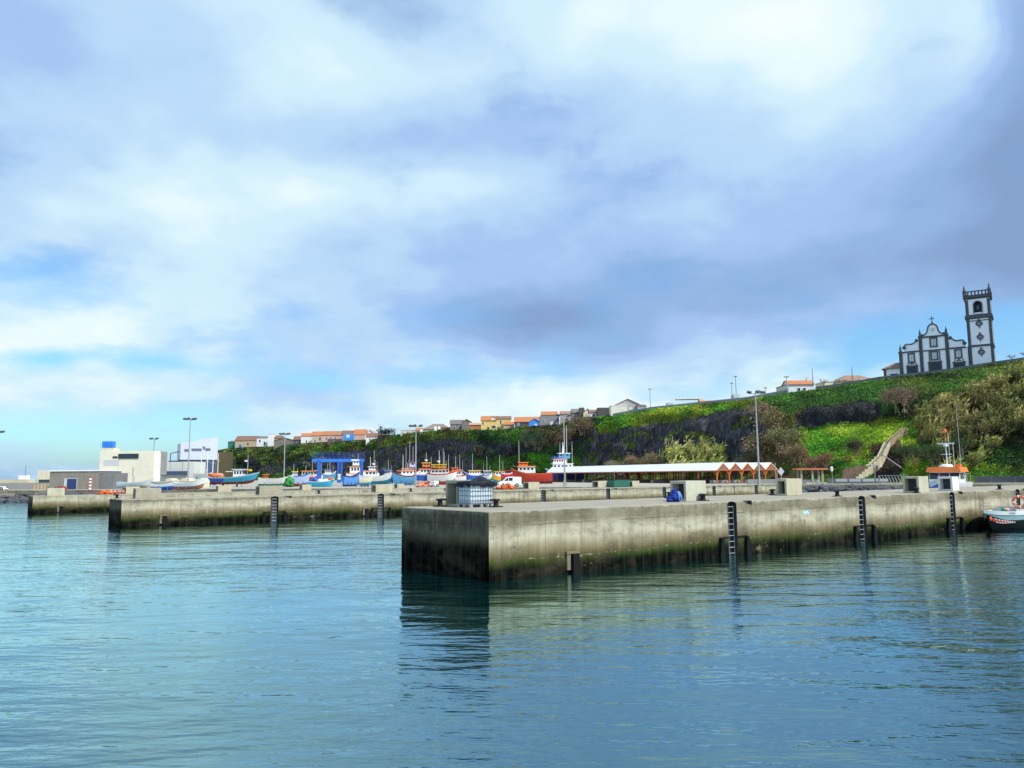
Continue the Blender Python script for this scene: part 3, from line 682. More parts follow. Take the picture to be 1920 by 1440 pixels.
def boat(name,label,px0,px1,ysheer,ykeel,Y,bow,mats,levels,yaw=0,cab=(),beam=.30,deck=CREAM,masts=(),extra=None,grp='boats hauled out on the yard',bowrise=.45,cat='fishing boat',stand=True,full=.62):
    pc=(px0+px1)/2; P=gy(pc,ykeel,Y); Lb=(px1-px0)*Y/1454/max(.5,abs(math.cos(yaw))); H=max(.5,(ykeel-ysheer)*Y/1454)
    t=thing(name,label,cat,P,yaw if bow=='R' else PI+yaw,grp)
    f=hull_fn(Lb,max(Lb*beam,1.2),H,bowrise,full=full); hull_parts(t,f,mats,levels,deck)
    for c in cab: cabin(t,c[0]*Lb,c[1]*Lb,c[2]*Lb*beam,c[3]*Y/1454,H*c[4],c[5],c[6],c[7] if len(c)>7 else 3)
    for m in masts: mast(t,m[0]*Lb,0,H*.8,H*.8+m[1]*Y/1454,m[2] if len(m)>2 else .06,m[3] if len(m)>3 else WHITE,m[4] if len(m)>4 else ())
    if stand: stands(t,f,GZ-P.z,Lb)
    if extra: extra(t,Lb,H,Y/1454)
    return t
ST=[(0,.42,0),(.42,.9,1),(.9,1,2)]
# left group: small open boats near the far pier
def thwart(t,Lb,H,k):
    MB().box((-.05*Lb,0,H*.80),(.5*Lb,Lb*.12,.05)).build('cover',BLUE,t)
boat('rowing_boat','white open rowing boat with bright blue inside, in front of the pale building',222,286,904.5,915,150,'R',[CREAM,WHITE,WHITE],ST,.12,cat='rowing boat',deck=LBLUE,extra=thwart,bowrise=.8)
boat('rowing_boat','white open boat with a deep blue bottom, left of the red-bottomed one',284,332,906,919,147,'R',[BLUE,CLEANW,NAVY],[(0,.5,0),(.5,.93,1),(.93,1,2)],.05,cat='rowing boat',deck=LBLUE,bowrise=.5)
boat('rowing_boat','white open boat with a red-brown bottom, bow to the right',326,386,905.5,917.5,146,'R',[pm('brick_antifouling',(.45,.14,.09),.6,.2,1.5),CLEANW,WHITE],[(0,.45,0),(.45,.95,1),(.95,1,2)],.02,cat='rowing boat',deck=LGREY,bowrise=.85)
# long two-tone blue boat
def ex_e(t,Lb,H,k):
    clutter(t,[('deck_gear',NETO,-.27*Lb,0,H*1.35,.75,(1.5,.9,.8)),('deck_gear',pm('salmon_net',(.75,.28,.16),.9,.4,6,bump=.5),-.17*Lb,0,H*1.25,.9,(1.7,.9,.75)),('canopy',YELLOW,.33*Lb,0,H*.9+14*k,.5,(1.3,.8,.7))])
    MB().box((.02*Lb,0,H*.9+12*k),(.16*Lb,.1,.16)).build('boom',WHITE,t)
    radar(t,.27*Lb,0,H*.9+30*k)
t=boat('fishing_boat','long fishing boat, royal blue astern and cyan at the bow, orange gear on deck',372,486,895,908,182,'R',[MAROON,BLUE,pm('pale_blue_trim',(.45,.68,.85),.5,.1,1)],[(0,.30,0),(.30,.85,1),(.85,1,2)],.03,
  cab=[(.17,.16,.62,16,.85,WHITE,LGREY,3)],masts=[(.30,44,.08,LGREY)],extra=ex_e,bowrise=.75)
f=hull_fn(114*182/1454,114*182/1454*.3,13*182/1454,.75)
mb=MB()
for s in (-1,1):
    vs=[f(.47+.53*i/12,.305+(.845-.305)*j/3,s)+Vector((0,s*.012,0)) for i in range(13) for j in range(4)]
    mb.add(vs,[(i*4+j,(i+1)*4+j,(i+1)*4+j+1,i*4+j+1) for i in range(12) for j in range(3)],0,True)
mb.build('bow_paint',CYAN,t)
boat('fishing_boat','pale white boat with a bright green bottom, right of the long blue boat',486,550,897,912,176,'R',[GREENP,CLEANW,CREAM],[(0,.3,0),(.3,.93,1),(.93,1,2)],.1,cab=[(-.3,.1,.5,8,.9,NETO,NETO,1)],bowrise=.5)
boat('fishing_boat','light blue boat with maroon bottom and little white wheelhouse, left of boat lift',543,580,892,913,178,'R',[MAROON,pm('hazy_blue_paint',(.40,.50,.75),.5,.2,1.5),BLUE],[(0,.3,0),(.3,.9,1),(.9,1,2)],.35,cab=[(-.22,.22,.5,9,.9,WHITE,YELLOW,2)],masts=[(-.28,26,.05),(-.1,18,.04)],bowrise=.3)
boat('fishing_boat','boat with orange cabin roof and red hull behind left leg of boat lift',556,598,894,905,205,'R',[MAROON,RED,WHITE],ST,-.2,cab=[(.05,.6,.75,11,.95,CREAM,ORANGE,4)],masts=[(.2,30,.05),(-.1,24,.05)],bowrise=.3)
def ex_tarp(t,Lb,H,k): clutter(t,[('cover',pm('white_tarp',(.72,.72,.74),.6,.25,3),-.05*Lb,0,H*1.05,.9,(1.5,.7,.7)),('cover',WHITE,.17*Lb,0,H*1.05,.75,(1.3,.8,.8)),('net',NETO,.33*Lb,0,H*1.4,.55,(.7,.7,1.1)),('net',BLUE,-.25*Lb,0,H*1.3,.6,(.8,.8,1.3))])
boat('small_boat','small cyan boat under white covers between the legs of the boat lift',576,627,903,915,168,'R',[pm('worn_cyan',(.10,.42,.55),.6,.3,2),CYAN,CLEANW],[(0,.25,0),(.25,.92,1),(.92,1,2)],.08,extra=ex_tarp,cat='small boat')
boat('small_boat','blue-hulled boat at the right leg of the boat lift, bow towards the water',646,672,893,913,172,'R',[NAVY,pm('sky_hull_blue',(.10,.30,.75),.5,.2,1.2),NAVY],[(0,.22,0),(.22,.88,1),(.88,1,2)],.75,cat='small boat',beam=.36)
def ex_k(t,Lb,H,k): radar(t,0,0,H*.9+24*k)
boat('fishing_boat','white boat with tall cabin and orange roof behind right leg of boat lift',650,684,888,903,210,'R',[LBLUE,WHITE,ORANGE],ST,.3,cab=[(-.05,.55,.75,13,.95,WHITE,ORANGE,3),(0,.35,.6,9,2.0,WHITE,LGREY,2)],masts=[(.1,40,.06),(-.15,32,.05)],extra=ex_k)
t=boat('fishing_boat','white fishing boat with a teal bottom and salmon cabin stripe, right of the boat lift',676,736,893,909,186,'R',[TEAL,CLEANW,WHITE],[(0,.42,0),(.42,.94,1),(.94,1,2)],.1,cab=[(-.18,.38,.62,10,.95,WHITE,pm('salmon_paint',(.80,.36,.24),.5,.15,1),3),(-.14,.2,.4,6,1.7,CLEANW,LGREY,2)],masts=[(-.2,40,.05),(-.05,34,.05)],bowrise=.55,extra=lambda t,Lb,H,k:(clutter(t,[('sail_cover',NAVY,.18*Lb,0,H*1.6,.8,(1.2,.6,1.1))]),radar(t,-.1*Lb,0,H*.95+22*k)))
boat('small_boat','little cream boat with a cyan bottom in front of the teal-bottomed boat',674,698,897.5,910,165,'R',[CYAN,pm('cream_hull',(.75,.68,.42),.5,.15,1),WHITE],ST,.3,cat='small boat')
boat('rowing_boat','turquoise rowing boat lying low beside a housing on the pier',706,734,908.5,915,158,'R',[TEAL,CYAN,CYAN],ST,.05,cat='rowing boat',deck=pm('turquoise_inside',(.10,.50,.60),.6,.2,2),stand=False)
boat('fishing_boat','blue boat with dark red trim and an orange roof, bow towards the water',736,774,892,909,184,'L',[pm('sea_blue',(.06,.30,.62),.5,.2,1),LBLUE,MAROON],[(0,.25,0),(.25,.86,1),(.86,1,2)],.75,cab=[(-.12,.55,.75,9,1.0,WHITE,ORANGE,3)],beam=.36,masts=[(0,42,.06),(-.2,28,.05)],bowrise=.6)
boat('fishing_boat','white boat with lilac upper cabin behind the blue boat with red trim',756,786,888,905,204,'R',[MAROON,CLEANW,RED],ST,.2,cab=[(-.1,.55,.7,10,.95,WHITE,ORANGE,3),(.08,.4,.6,9,1.7,pm('lilac_cabin',(.55,.52,.80),.5,.1,1),MAROON,1)],masts=[(-.1,62,.05),(.1,55,.05),(.3,40,.05)])
boat('fishing_boat','white boat with a bright blue hull stripe and orange wheelhouse, mid yard',776,822,889,908,190,'R',[WHITE,BLUE,CLEANW],[(0,.35,0),(.35,.9,1),(.9,1,2)],.15,cab=[(-.05,.45,.7,10,.95,WHITE,ORANGE,3),(0,.3,.5,7,1.7,ORANGE,YELLOW,2)],masts=[(0,44,.06),(.2,36,.05)],extra=lambda t,Lb,H,k: radar(t,0,0,H+24*k))
boat('fishing_boat','white boat with a red bottom and yellow and orange roof, left of the caged tank',802,858,889,909,188,'R',[RED,CLEANW,RED],[(0,.32,0),(.32,.9,1),(.9,1,2)],-.15,cab=[(-.12,.55,.65,9,.95,WHITE,ORANGE,4),(-.12,.42,.55,5,1.6,YELLOW,YELLOW,2)],masts=[(-.12,48,.08),(.05,46,.05),(.2,40,.05)],bowrise=.35,extra=lambda t,Lb,H,k:(radar(t,-.14*Lb,0,H+22*k),))
boat('fishing_boat','white boat with red cabin stripes and a red roof behind the caged tank',838,874,892,908,205,'L',[RED,WHITE,RED],ST,.1,cab=[(.05,.6,.7,8,.95,WHITE,RED,4),(.1,.3,.5,6,1.5,ORANGE,ORANGE,1)],masts=[(.05,40,.05)])
boat('fishing_boat','boat with a yellow cabin roof and blue hull just above the tarpaulin',868,904,890,908,208,'L',[NAVY,BLUE,WHITE],ST,.15,cab=[(-.1,.6,.7,8,.95,WHITE,YELLOW,4)],masts=[(0,42,.05)])
boat('fishing_boat','boat with an orange cabin roof behind the white van',922,952,892,908,206,'L',[TEAL,YELLOW,WHITE],ST,.2,cab=[(0,.65,.7,8,.95,WHITE,ORANGE,3)],masts=[(0,42,.05),(-.2,30,.04)])
boat('small_boat','small dark red boat with a white cabin between the white van and the red boat',940,966,888,903,196,'R',[MAROON,pm('crimson_paint',(.50,.03,.07),.5,.2,1),WHITE],ST,.3,cab=[(0,.4,.7,6,.95,MAROON,MAROON,2)],cat='small boat')
def ex_w(t,Lb,H,k):
    mast(t,.30*Lb,0,H,H+62*k,.07,CREAM)
    MB().tube([f_(i/10*.55+.4) for i in range(11)],.03,5).build('rail',WHITE,t)
Lw=78*186/1454; Hw=19*186/1454; fw=hull_fn(Lw,Lw*.3,Hw,.50)
def f_(u): a=fw(u,1.0,-1); return (a.x,a.y*.95,a.z+.9)
boat('fishing_boat','big bright red fishing boat with an orange and white wheelhouse, left of the white-roofed shelter',958,1036,888,907,186,'L',[MAROON,RED,pm('red_trim',(.80,.13,.06),.4,.15,1)],[(0,.22,0),(.22,.9,1),(.9,1,2)],-.05,cab=[(.12,.42,.62,12,1.05,CLEANW,ORANGE,4),(.2,.22,.5,6,1.75,ORANGE,ORANGE,2)],extra=ex_w,bowrise=.62)
def ex_x(t,Lb,H,k):
    radar(t,.05*Lb,0,H+34*k)
    MB().lathe([(.5,0),(.35,1.2),(.15,3.6),(.08,4.6)],8,(.02*Lb,0,H+28*k)).build('mast_tower',CLEANW,t)
    clutter(t,[('cover',BLUE,.2*Lb,0,H*.9+29*k,1.2,(1.6,1,.5))])
boat('trawler','white trawler with blue hull, red-edged bridge and twin masts behind the white-roofed shelter',1022,1094,886,906,236,'L',[NAVY,BLUE,WHITE],[(0,.2,0),(.2,.85,1),(.85,1,2)],.1,cab=[(.05,.55,.7,16,1.0,CLEANW,LGREY,5),(.12,.35,.6,10,1.75,WHITE,RED,5),(.0,.3,.5,9,2.3,LBLUE,CLEANW,3)],masts=[(-.08,92,.09),(.1,60,.06),(-.22,62,.06)],extra=ex_x,cat='trawler')
for (a,b,y0,y1,Y,bw,m,cw,rf,lab,mh) in [(606,630,889,904,222,'R',[TEAL,LBLUE,WHITE],WHITE,BLUE,'half-hidden light blue boat with a white cabin seen through the boat lift',34),(690,712,887,903,224,'R',[RED,WHITE,BLUE],WHITE,RED,'half-hidden white boat with a red roof behind the teal-bottomed boat',46),
 (716,740,890,904,226,'L',[NAVY,BLUE,WHITE],LGREY,LBLUE,'half-hidden blue boat left of the blue boat with red trim',30),(820,842,888,903,225,'R',[MAROON,CLEANW,ORANGE],ORANGE,ORANGE,'half-hidden boat with an orange cabin behind the yellow-roofed boats',50),(852,872,889,904,228,'L',[MAROON,RED,WHITE],WHITE,ORANGE,'half-hidden red boat with an orange roof left of the tarpaulin',40),
 (902,924,891,906,222,'R',[GREENP,WHITE,LBLUE],WHITE,WHITE,'half-hidden small white boat right of the tarpaulin top',38),(752,770,887,902,232,'R',[NAVY,LBLUE,WHITE],CREAM,YELLOW,'half-hidden boat with a yellow roof behind the lilac-cabined boat',52),(592,606,890,905,226,'L',[MAROON,CLEANW,BLUE],WHITE,ORANGE,'half-hidden white boat by the left leg of the boat lift',36)]:
    boat('fishing_boat',lab,a,b,y0,y1,Y,bw,m,ST,random.uniform(-.4,.4),cab=[(random.uniform(-.15,.1),.5,.7,8.5,.95,cw,rf,3)],masts=[(0,mh,.05),(random.uniform(-.3,-.15),mh*.7,.035),(.25,mh*.55,.03)],beam=.34)
# bare masts standing behind the long blue boat
for k,(px,y0,lab) in enumerate([(377,854,'white yacht mast in front of the tall grey building, leftmost of four'),(388.5,851,'white yacht mast in front of the tall grey building, second of four'),(399,856,'white yacht mast with crossbars, third of four'),(408.5,850,'yellowish mast at the right of the four masts')]):
    Y=196; a=gy(px-1,897,Y); b=gy(px+1,y0,Y)
    o=MB().cyl((0,0,GZ-a.z),(b.x-a.x,0,b.z-a.z),.14,.09,8).cyl((-.5,0,(b.z-a.z)*.7),(.6,0,(b.z-a.z)*.7),.04,n=5).build('yacht_mast',CREAM if k==3 else CLEANW); o.location=a
    tag(o,lab,'mast','masts standing in the yard')
P=gy(381,896,192); t=thing('small_boat','small white cabin cruiser with a flat canopy at the foot of the yacht masts','small boat',P,.1)
fq=hull_fn(4.6,1.9,1.0,.4); hull_parts(t,fq,[WHITE,CLEANW,LGREY],ST); MB().box((-.4,0,1.9),(2.6,1.5,.09)).build('canopy',CLEANW,t); MB().cyl((.5,.6,.9),(.3,.6,1.86),.03,n=5).cyl((.5,-.6,.9),(.3,-.6,1.86),.03,n=5).cyl((-1.4,.6,.9),(-1.4,.6,1.86),.03,n=5).cyl((-1.4,-.6,.9),(-1.4,-.6,1.86),.03,n=5).build('canopy_post',STEEL,t); stands(t,fq,GZ-P.z,4.6)
# ------------------------------------------------------------------ boat lift
def lift():
    Y0=186; k=Y0/1454; xl=gy(584,900,Y0).x; xr=gy(681,900,Y0).x; Wd=xr-xl; base=gy(632,912,Y0)
    ztop=gy(632,861,Y0).z-GZ
    t=thing('boat_lift','tall blue wheeled boat lift gantry straddling the boats in the yard','boat lift',(xl,Y0,GZ),.20)
    dp=6.5
    for x in (.13*Wd,.95*Wd):
        for y in (0,dp):
            o=MB().box((x,y,(ztop-.4)/2+.6),(.72,.6,ztop-1.5)).build('leg',BLUE,t)
            MB().cyl((x-.35,y,.75),(x+.35,y,.75),.75,n=14).build('wheel',RUBBER,o)
    for x in (.50*Wd,.56*Wd):
        MB().box((x,dp*.5,(ztop-.4)/2+.6),(.5,.5,ztop-1.4)).build('leg',BLUE,t)
    for y in (0,dp): MB().bx(0,Wd,y-.3,y+.3,ztop-.55,ztop+.12).build('beam',pm('lift_beam_blue',(.035,.19,.72),.45,.2,1),t)
    for x in (.13*Wd,.95*Wd): MB().bx(x-.35,x+.35,.31,dp-.31,ztop-.5,ztop+.08).build('cross_beam',BLUE,t)
    MB().bx(.75*Wd,.90*Wd,-.32,-.302,ztop-.42,ztop-.05).build('nameplate',CLEANW,t)
    for y in (-.4,dp+.4):
        mb=MB()
        for z in (.9,1.5,2.0): mb.cyl((0,y,ztop+z-.3),(Wd,y,ztop+z-.3),.028,n=4)
        for i in range(11): mb.cyl((Wd*i/10,y,ztop+.12),(Wd*i/10,y,ztop+1.7),.03,n=4)
        mb.build('railing',pm('lift_rail_blue',(.05,.10,.42),.5,.2,1),t)
    MB().bx(.48*Wd,.57*Wd,-.6,.9,.7,2.6).build('engine_house',BLUE,t)
    MB().bx(.495*Wd,.555*Wd,-.63,-.604,1.5,2.8).build('number_plate',CLEANW,t)
    text_mesh('13',1.0,BLACKM,'number',t,Matrix.Translation((.525*Wd,-.64,2.15))@Matrix.Rotation(PI/2,4,'X'))
lift()
# ------------------------------------------------------------------ vehicles and heaps in the yard
def vehicle(name,label,cat,px0,px1,ytop,ybase,Y,paint,prof,Wd=1.7,yaw=0,wins=None,zg=None):
    pc=(px0+px1)/2; P=gy(pc,ybase,Y); Ln=(px1-px0)*Y/1454; Hh=(ybase-ytop)*Y/1454
    t=thing(name,label,cat,(P.x,Y,P.z if zg is None else zg),yaw)
    pts=[((x-.5)*Ln,z*Hh) for x,z in prof]
    o=MB().prism(pts,-Wd/2,Wd/2).build('body',paint,t); bv=o.modifiers.new('round','BEVEL'); bv.width=.09; bv.segments=3
    for poly in (wins or []):
        for s in (-1,1):
            MB().prism([((x-.5)*Ln,z*Hh) for x,z in poly],s*(Wd/2+.006)-.006,s*(Wd/2+.006)+.006).build('window',GLASS,t)
    for xx in (.2,.8):
        for s in (-1,1):
            w=MB().cyl(((xx-.5)*Ln,s*(Wd/2-.14),.32),((xx-.5)*Ln,s*(Wd/2+.03),.32),.33,n=16).build('wheel',RUBBER,t)
            MB().cyl(((xx-.5)*Ln,s*(Wd/2+.031),.32),((xx-.5)*Ln,s*(Wd/2+.045),.32),.19,n=12).build('rim',STEEL,w)
    for s in (-1,1):
        MB().box((-Ln*.5+.03,s*Wd*.36,.42*Hh),(.07,.26,.16)).build('headlight',CLEANW,t)
    return t
vehicle('white_van','white small delivery van parked right of the caged tank, nose to the left','van',934,977,894,913,142,CLEANW,[(.0,.16),(.0,.40),(.06,.50),(.20,.58),(.36,.93),(.48,1.0),(.95,.97),(1,.88),(1,.16)],1.7,.12,[[(.25,.60),(.37,.88),(.42,.88),(.42,.60)],[(.45,.60),(.45,.9),(.62,.9),(.60,.60)]])
vehicle('orange_car','small salmon orange car facing the water left of the white tank','car',781,805,903,915,150,pm('salmon_car_paint',(.78,.25,.13),.35,.12,1.5),[(0,.18),(0,.45),(.08,.52),(.25,.58),(.38,.96),(.72,1),(.9,.62),(1,.55),(1,.18)],1.6,.9,[[(.28,.6),(.4,.9),(.53,.9),(.53,.6)],[(.56,.6),(.56,.9),(.70,.92),(.82,.62)]])
vehicle('white_van','white boxy van parked between the orange car and the red-bottomed boat','van',806,820,902,914,152,CLEANW,[(0,.15),(0,.5),(.1,.6),(.2,.95),(.3,1),(1,1),(1,.15)],1.6,.5,[[(.14,.62),(.22,.9),(.34,.9),(.34,.62)]])
vehicle('red_car','small red and white car parked in front of the low grey building','car',104,124,912.5,920,157,RED,[(0,.2),(0,.5),(.1,.55),(.28,.62),(.4,.97),(.7,1),(.85,.62),(1,.55),(1,.2)],1.5,.3,[[(.3,.62),(.42,.9),(.53,.9),(.53,.62)],[(.56,.62),(.56,.9),(.68,.92),(.8,.64)]],zg=GZ)
vehicle('white_car','white car with dark windows at the left edge on the shore wall','car',-8,11,914,921,158,CLEANW,[(0,.2),(0,.5),(.1,.55),(.28,.62),(.4,.97),(.7,1),(.85,.62),(1,.55),(1,.2)],1.6,0,[[(.3,.62),(.42,.9),(.53,.9),(.53,.62)],[(.56,.62),(.56,.9),(.68,.92),(.8,.64)]],zg=GZ)
def heap(name,label,cat,P,specs,mat,grp=None):
    t=thing(name,label,cat,P); mb=MB()
    for k,(x,y,z,r,sq) in enumerate(specs): mb.blob((x,y,z),r,.4,3,0,2.5,sq,k+11)
    mb.build('net',mat,t); return t
x,y=B.loc(947,918)
heap('net_pile','heap of orange fishing net lying on the middle pier below the white van','net',B.at(x,max(y,.8)),[(0,0,.25,.5,(1.2,1,.7)),(.8,.2,.2,.42,(1.2,1,.7)),(-.8,.1,.18,.4,(1.2,1,.6)),(.35,0,.55,.4,(1,1,.7))],NETO)
x,y=Cp.loc(196,927)
heap('net_pile','orange net heap with red and white rope on the far pier','net',Cp.at(x,max(y,1.5)),[(0,0,.2,.5,(1.5,1,.6)),(.9,0,.15,.38,(1.5,1,.5)),(-.7,0,.1,.32,(1.5,1,.5))],NETO)
x,y=Cp.loc(220,926)
heap('net_pile','low row of red and white floats beside the orange net heap on the far pier','floats',Cp.at(x,max(y,1.5)),[(-.9,0,.2,.35,(1,1,.8)),(-.3,0,.2,.33,(1,1,.8)),(.3,.1,.2,.34,(1,1,.8)),(.9,0,.2,.33,(1,1,.8))],pm('red_white_floats',(.75,.30,.24),.6,.5,4))
heap('green_buoy','green net ball beside the light blue boat, left of the boat lift','net',gy(543,906,170),[(0,0,.2,1.0,(1,1,1.1))],pm('leaf_green_net',(.05,.28,.06),.9,.4,4))
# striped pole
P=gy(168,926,140); P.z=GZ; q=gy(168.5,893.5,140)
t=thing('striped_pole','red and white striped marker pole in front of the low grey building','pole',P)
hh=q.z-GZ; mb=MB()
for k in range(9): mb.cyl((0,0,hh*k/9),(0,0,hh*(k+1)/9),.24,n=10,mi=k%2,caps=(k in (0,8)))
mb.build('post',[RED,CLEANW],t)
# ------------------------------------------------------------------ buildings at the left
def bld(name,label,px0,px1,ytop,ybase,Y,depth,wall,yaw=0,flat=True,cap=None):
    pc=(px0+px1)/2; P=gy(pc,ybase,Y); Wd=(px1-px0)*Y/1454; h=(ybase-ytop)*Y/1454
    t=thing(name,label,'building',(P.x,Y,P.z),yaw)
    MB().bx(-Wd/2,Wd/2,0,depth,-2,h).build('wall',wall,t)
    if cap is not None: MB().bx(-Wd/2-.15,Wd/2+.15,-.15,depth+.15,h+.002,h+.28).build('roof',cap,t)
    return t,Wd,h
def panel(t,name,Wd,h,u0,u1,v0,v1,mat,fr=None,y=0,dp=.08):
    """rectangular opening in a front wall: recessed pane with frame"""
    x0,x1=-Wd/2+u0*Wd,-Wd/2+u1*Wd; z0,z1=v0*h,v1*h
    o=MB().bx(x0,x1,y-.02,y-.003,z0,z1).build(name,mat,t)
    if fr is not None:
        f=.10
        MB().bx(x0-f,x0,y-dp,y-.002,z0-f,z1+f).bx(x1,x1+f,y-dp,y-.002,z0-f,z1+f).bx(x0,x1,y-dp,y-.002,z1,z1+f).bx(x0,x1,y-dp*1.5,y-.002,z0-f,z0).build('frame',fr,o)
    return o
t,w,h=bld('low_building','low grey concrete building with a dark blue double door and thin white roof edge',91,184,884,921,162,9,pm('brown_grey_concrete',(.26,.235,.20),.9,.25,.6,streak=.4),-.02,cap=CLEANW)
panel(t,'door',w,h,.36,.56,.02,.62,NAVY,LGREY)
MB().bx(-w/2+.305*w,-w/2+.35*w,-.06,-.003,0,.64*h).build('door_pillar',LGREY,t)
MB().bx(.5*w+.002,.5*w+3,.3,6,-2,h*.9).build('side_wing',pm('grey_side',(.20,.20,.21),.9,.3,.6,streak=.4),t)
t,w,h=bld('low_building','pale cream shed half hidden behind the left end of the low grey building',70,95,882,905,176,8,CREAM)
panel(t,'opening',w,h,.1,.95,0,.25,NICHE)
# white harbour building with a tower and long window
t,w,h=bld('harbour_building','pale concrete harbour building with a long dark window band and stair tower',183,287,846,915,188,3,pm('pale_render',(.78,.74,.60),.8,.12,.25,streak=.15),-.04)
panel(t,'window',w,h,.35,.71,.80,.915,GLASS,BASALT); panel(t,'window',w,h,.235,.33,.80,.86,GLASS)
panel(t,'door',w,h,.62,.67,.12,.33,LGREY); panel(t,'recess',w,h,.62,.63,.33,.55,DSTEEL)
panel(t,'balcony_wall',w,h,.07,.36,.60,.76,LGREY)
MB().bx(-w/2+.02*w,-w/2+.24*w,.3,2.8,h+.002,h*1.09).build('stair_tower',CREAM,t)
MB().bx(w/2+.004,w/2+.25,.5,2.9,.1*h,h*.96).build('side_wall',CLEANW,t)
o=MB().bx(w/2-1.2,w/2+.3,3.004,6,.35*h,h*.99).build('side_block',GREYW,t)
MB().bx(-w/2-1.0,-w/2+2.0,3.004,6,h*.45,h*.95).build('rear_block',pm('brown_grey_block',(.17,.15,.13),.9,.3,.8),t)
MB().bx(-w/2-.4,-w/2+.33*w,-2.0,-.05,-2,h*.35).build('annex',CREAM,t)
MB().bx(-w/2+.2*w,-w/2+.42*w,-2.6,-2.05,-2,h*.30).build('low_wall',CLEANW,t)
Q=gy(206,839,190); tt=thing('roof_tank','bright blue water tank on the stair tower of the harbour building','tank',(Q.x,189.5,Q.z-.1))
wd=18*190/1454; MB().box((0,0,(12*190/1454)/2),(wd,wd*.8,12*190/1454)).build('tank_body',pm('tank_blue',(.02,.22,.80),.5,.15,1),tt)
MB().tube([(-wd*.6,-wd*.5,0),(-wd*.6,-wd*.5,.9),(wd*.6,-wd*.5,.9),(wd*.6,-wd*.5,0)],.03,4).build('guard_rail',DSTEEL,tt)
# tall grey and navy cold store with sloping top
pl=gy(336,905,222.5); pr_=gy(406,905,227.5); w=(pr_-pl).length; P=(pl+pr_)/2
t=thing('cold_store','tall pale grey cladded hall with sloping roof line and navy base','building',(P.x,P.y,GZ),math.atan2(pr_.y-pl.y,pr_.x-pl.x))
hl=gy(336,831,222.5).z-GZ; hr=gy(406,819,227.5).z-GZ; zb=gy(371,862,225).z-GZ
MB().prism([(-w/2,zb),(w/2,zb),(w/2,hr),(-w/2,hl)],0,8).build('upper_wall',BLUEGR,t)
MB().bx(-w/2+.3,w/2-.1,.25,7.8,0,zb-.004).build('lower_wall',NAVYW,t)
mb=MB()
for (u0,u1,v) in [(.1,.235,.0),(.29,.56,.12),(.66,.80,.18)]:
    mb.bx(-w/2+u0*w,-w/2+u1*w,-.05,-.004,hl*.80+v*1.6,hl*.80+v*1.6+.75)
mb.bx(-w/2+.595*w,-w/2+.645*w,-.05,-.004,hl*.85,hl*.905).bx(-w/2+.575*w,-w/2+.66*w,-.05,-.004,hl*.905+.01,hl*.925)
mb.build('dark_lettering',pm('sign_slate',(.12,.14,.20),.6,.2,2),t)
MB().tube([(-w/2-2.4,2,zb-.2),(-w/2-2.4,2,zb+1.8),(-w/2-.1,2,zb+2.4)],.12,5).bx(-w/2-2.5,-w/2-.05,2.5,6,0,zb-.2).build('side_frame',NAVY,t)
t,w,h=bld('low_building','pale low block with a navy stripe in front of the navy hall base',300,362,866,905,206,8,pm('pale_grey_block',(.62,.64,.60),.8,.12,.5),0)
MB().bx(-w/2+.02*w,w/2-.16*w,-.9,-.02,h*.36,h*.55).build('canopy',NAVYW,t)
for k in (.28,.66): panel(t,'joint',w,h,k,k+.008,.6,1,DSTEEL)
P=gy(345,893,172)
t=thing('boat_cover','three white hooped boat covers in a row below the navy stripe','boat cover',(P.x,172,GZ))
for k in range(3):
    poly=[(1.0*math.cos(a)+(k-1)*3.4,.9*math.sin(a)+1.2) for a in np.linspace(0,PI,9)]
    MB().prism(poly+[(-1+(k-1)*3.4,0),(1+(k-1)*3.4,0)],0,3.5).build('cover',CREAM,t)
P=gy(345,905,168)
o=MB().bx(-8.5,2.6,0,.5,0,(905-899)*168/1454+.8).build('yard_wall',CONCF); o.location=(P.x,168,GZ); tag(o,'long low pale concrete wall behind the open rowing boats','wall')
# red-roofed little house beyond
# ------------------------------------------------------------------ breakwater, left shore
P=gy(-40,925,172); x1=gy(52,900,172).x; x0=-330
o=MB().bx(x0,x1,0,2.5,-2,gy(20,899,172).z).build('breakwater_wall',pm('yellowish_breakwater',(.62,.55,.38),.85,.2,.4,streak=.3)); o.location=(0,172,0); tag(o,'long low yellowish breakwater wall along the left horizon','wall')
xa=gy(-60,915,166).x; xb=gy(92,915,166).x
mb=MB().bx(xa,xb,0,.6,0,gy(40,905.5,166).z)
o=mb.build('shore_wall',GREYW); o.location=(0,166,0); tag(o,'grey concrete shore wall in front of the yellowish breakwater','wall')
mb=MB()
for k in range(16): mb.bx(xa+14+k*.75,xa+14.5+k*.75,-.12,-.004,GZ-.2,gy(40,908,166).z)
o=mb.build('slatted_gate',TANW); o.location=(0,166,0); tag(o,'brownish slatted panel fixed to the grey shore wall','gate')
P=gy(47,900,174); q=gy(47.5,872,174)
o=MB().cyl((0,0,0),(0,0,q.z-P.z),.06,.04,6).build('thin_mast',DSTEEL); o.location=P; tag(o,'thin dark pole standing on the breakwater against the sky','pole')
P=gy(45,899,173.2); o=MB().bx(-.9,.9,0,1.2,0,.9).build('white_block',CLEANW); o.location=(P.x,172.6,gy(20,899,172).z); tag(o,'small white block on the end of the breakwater wall','block')
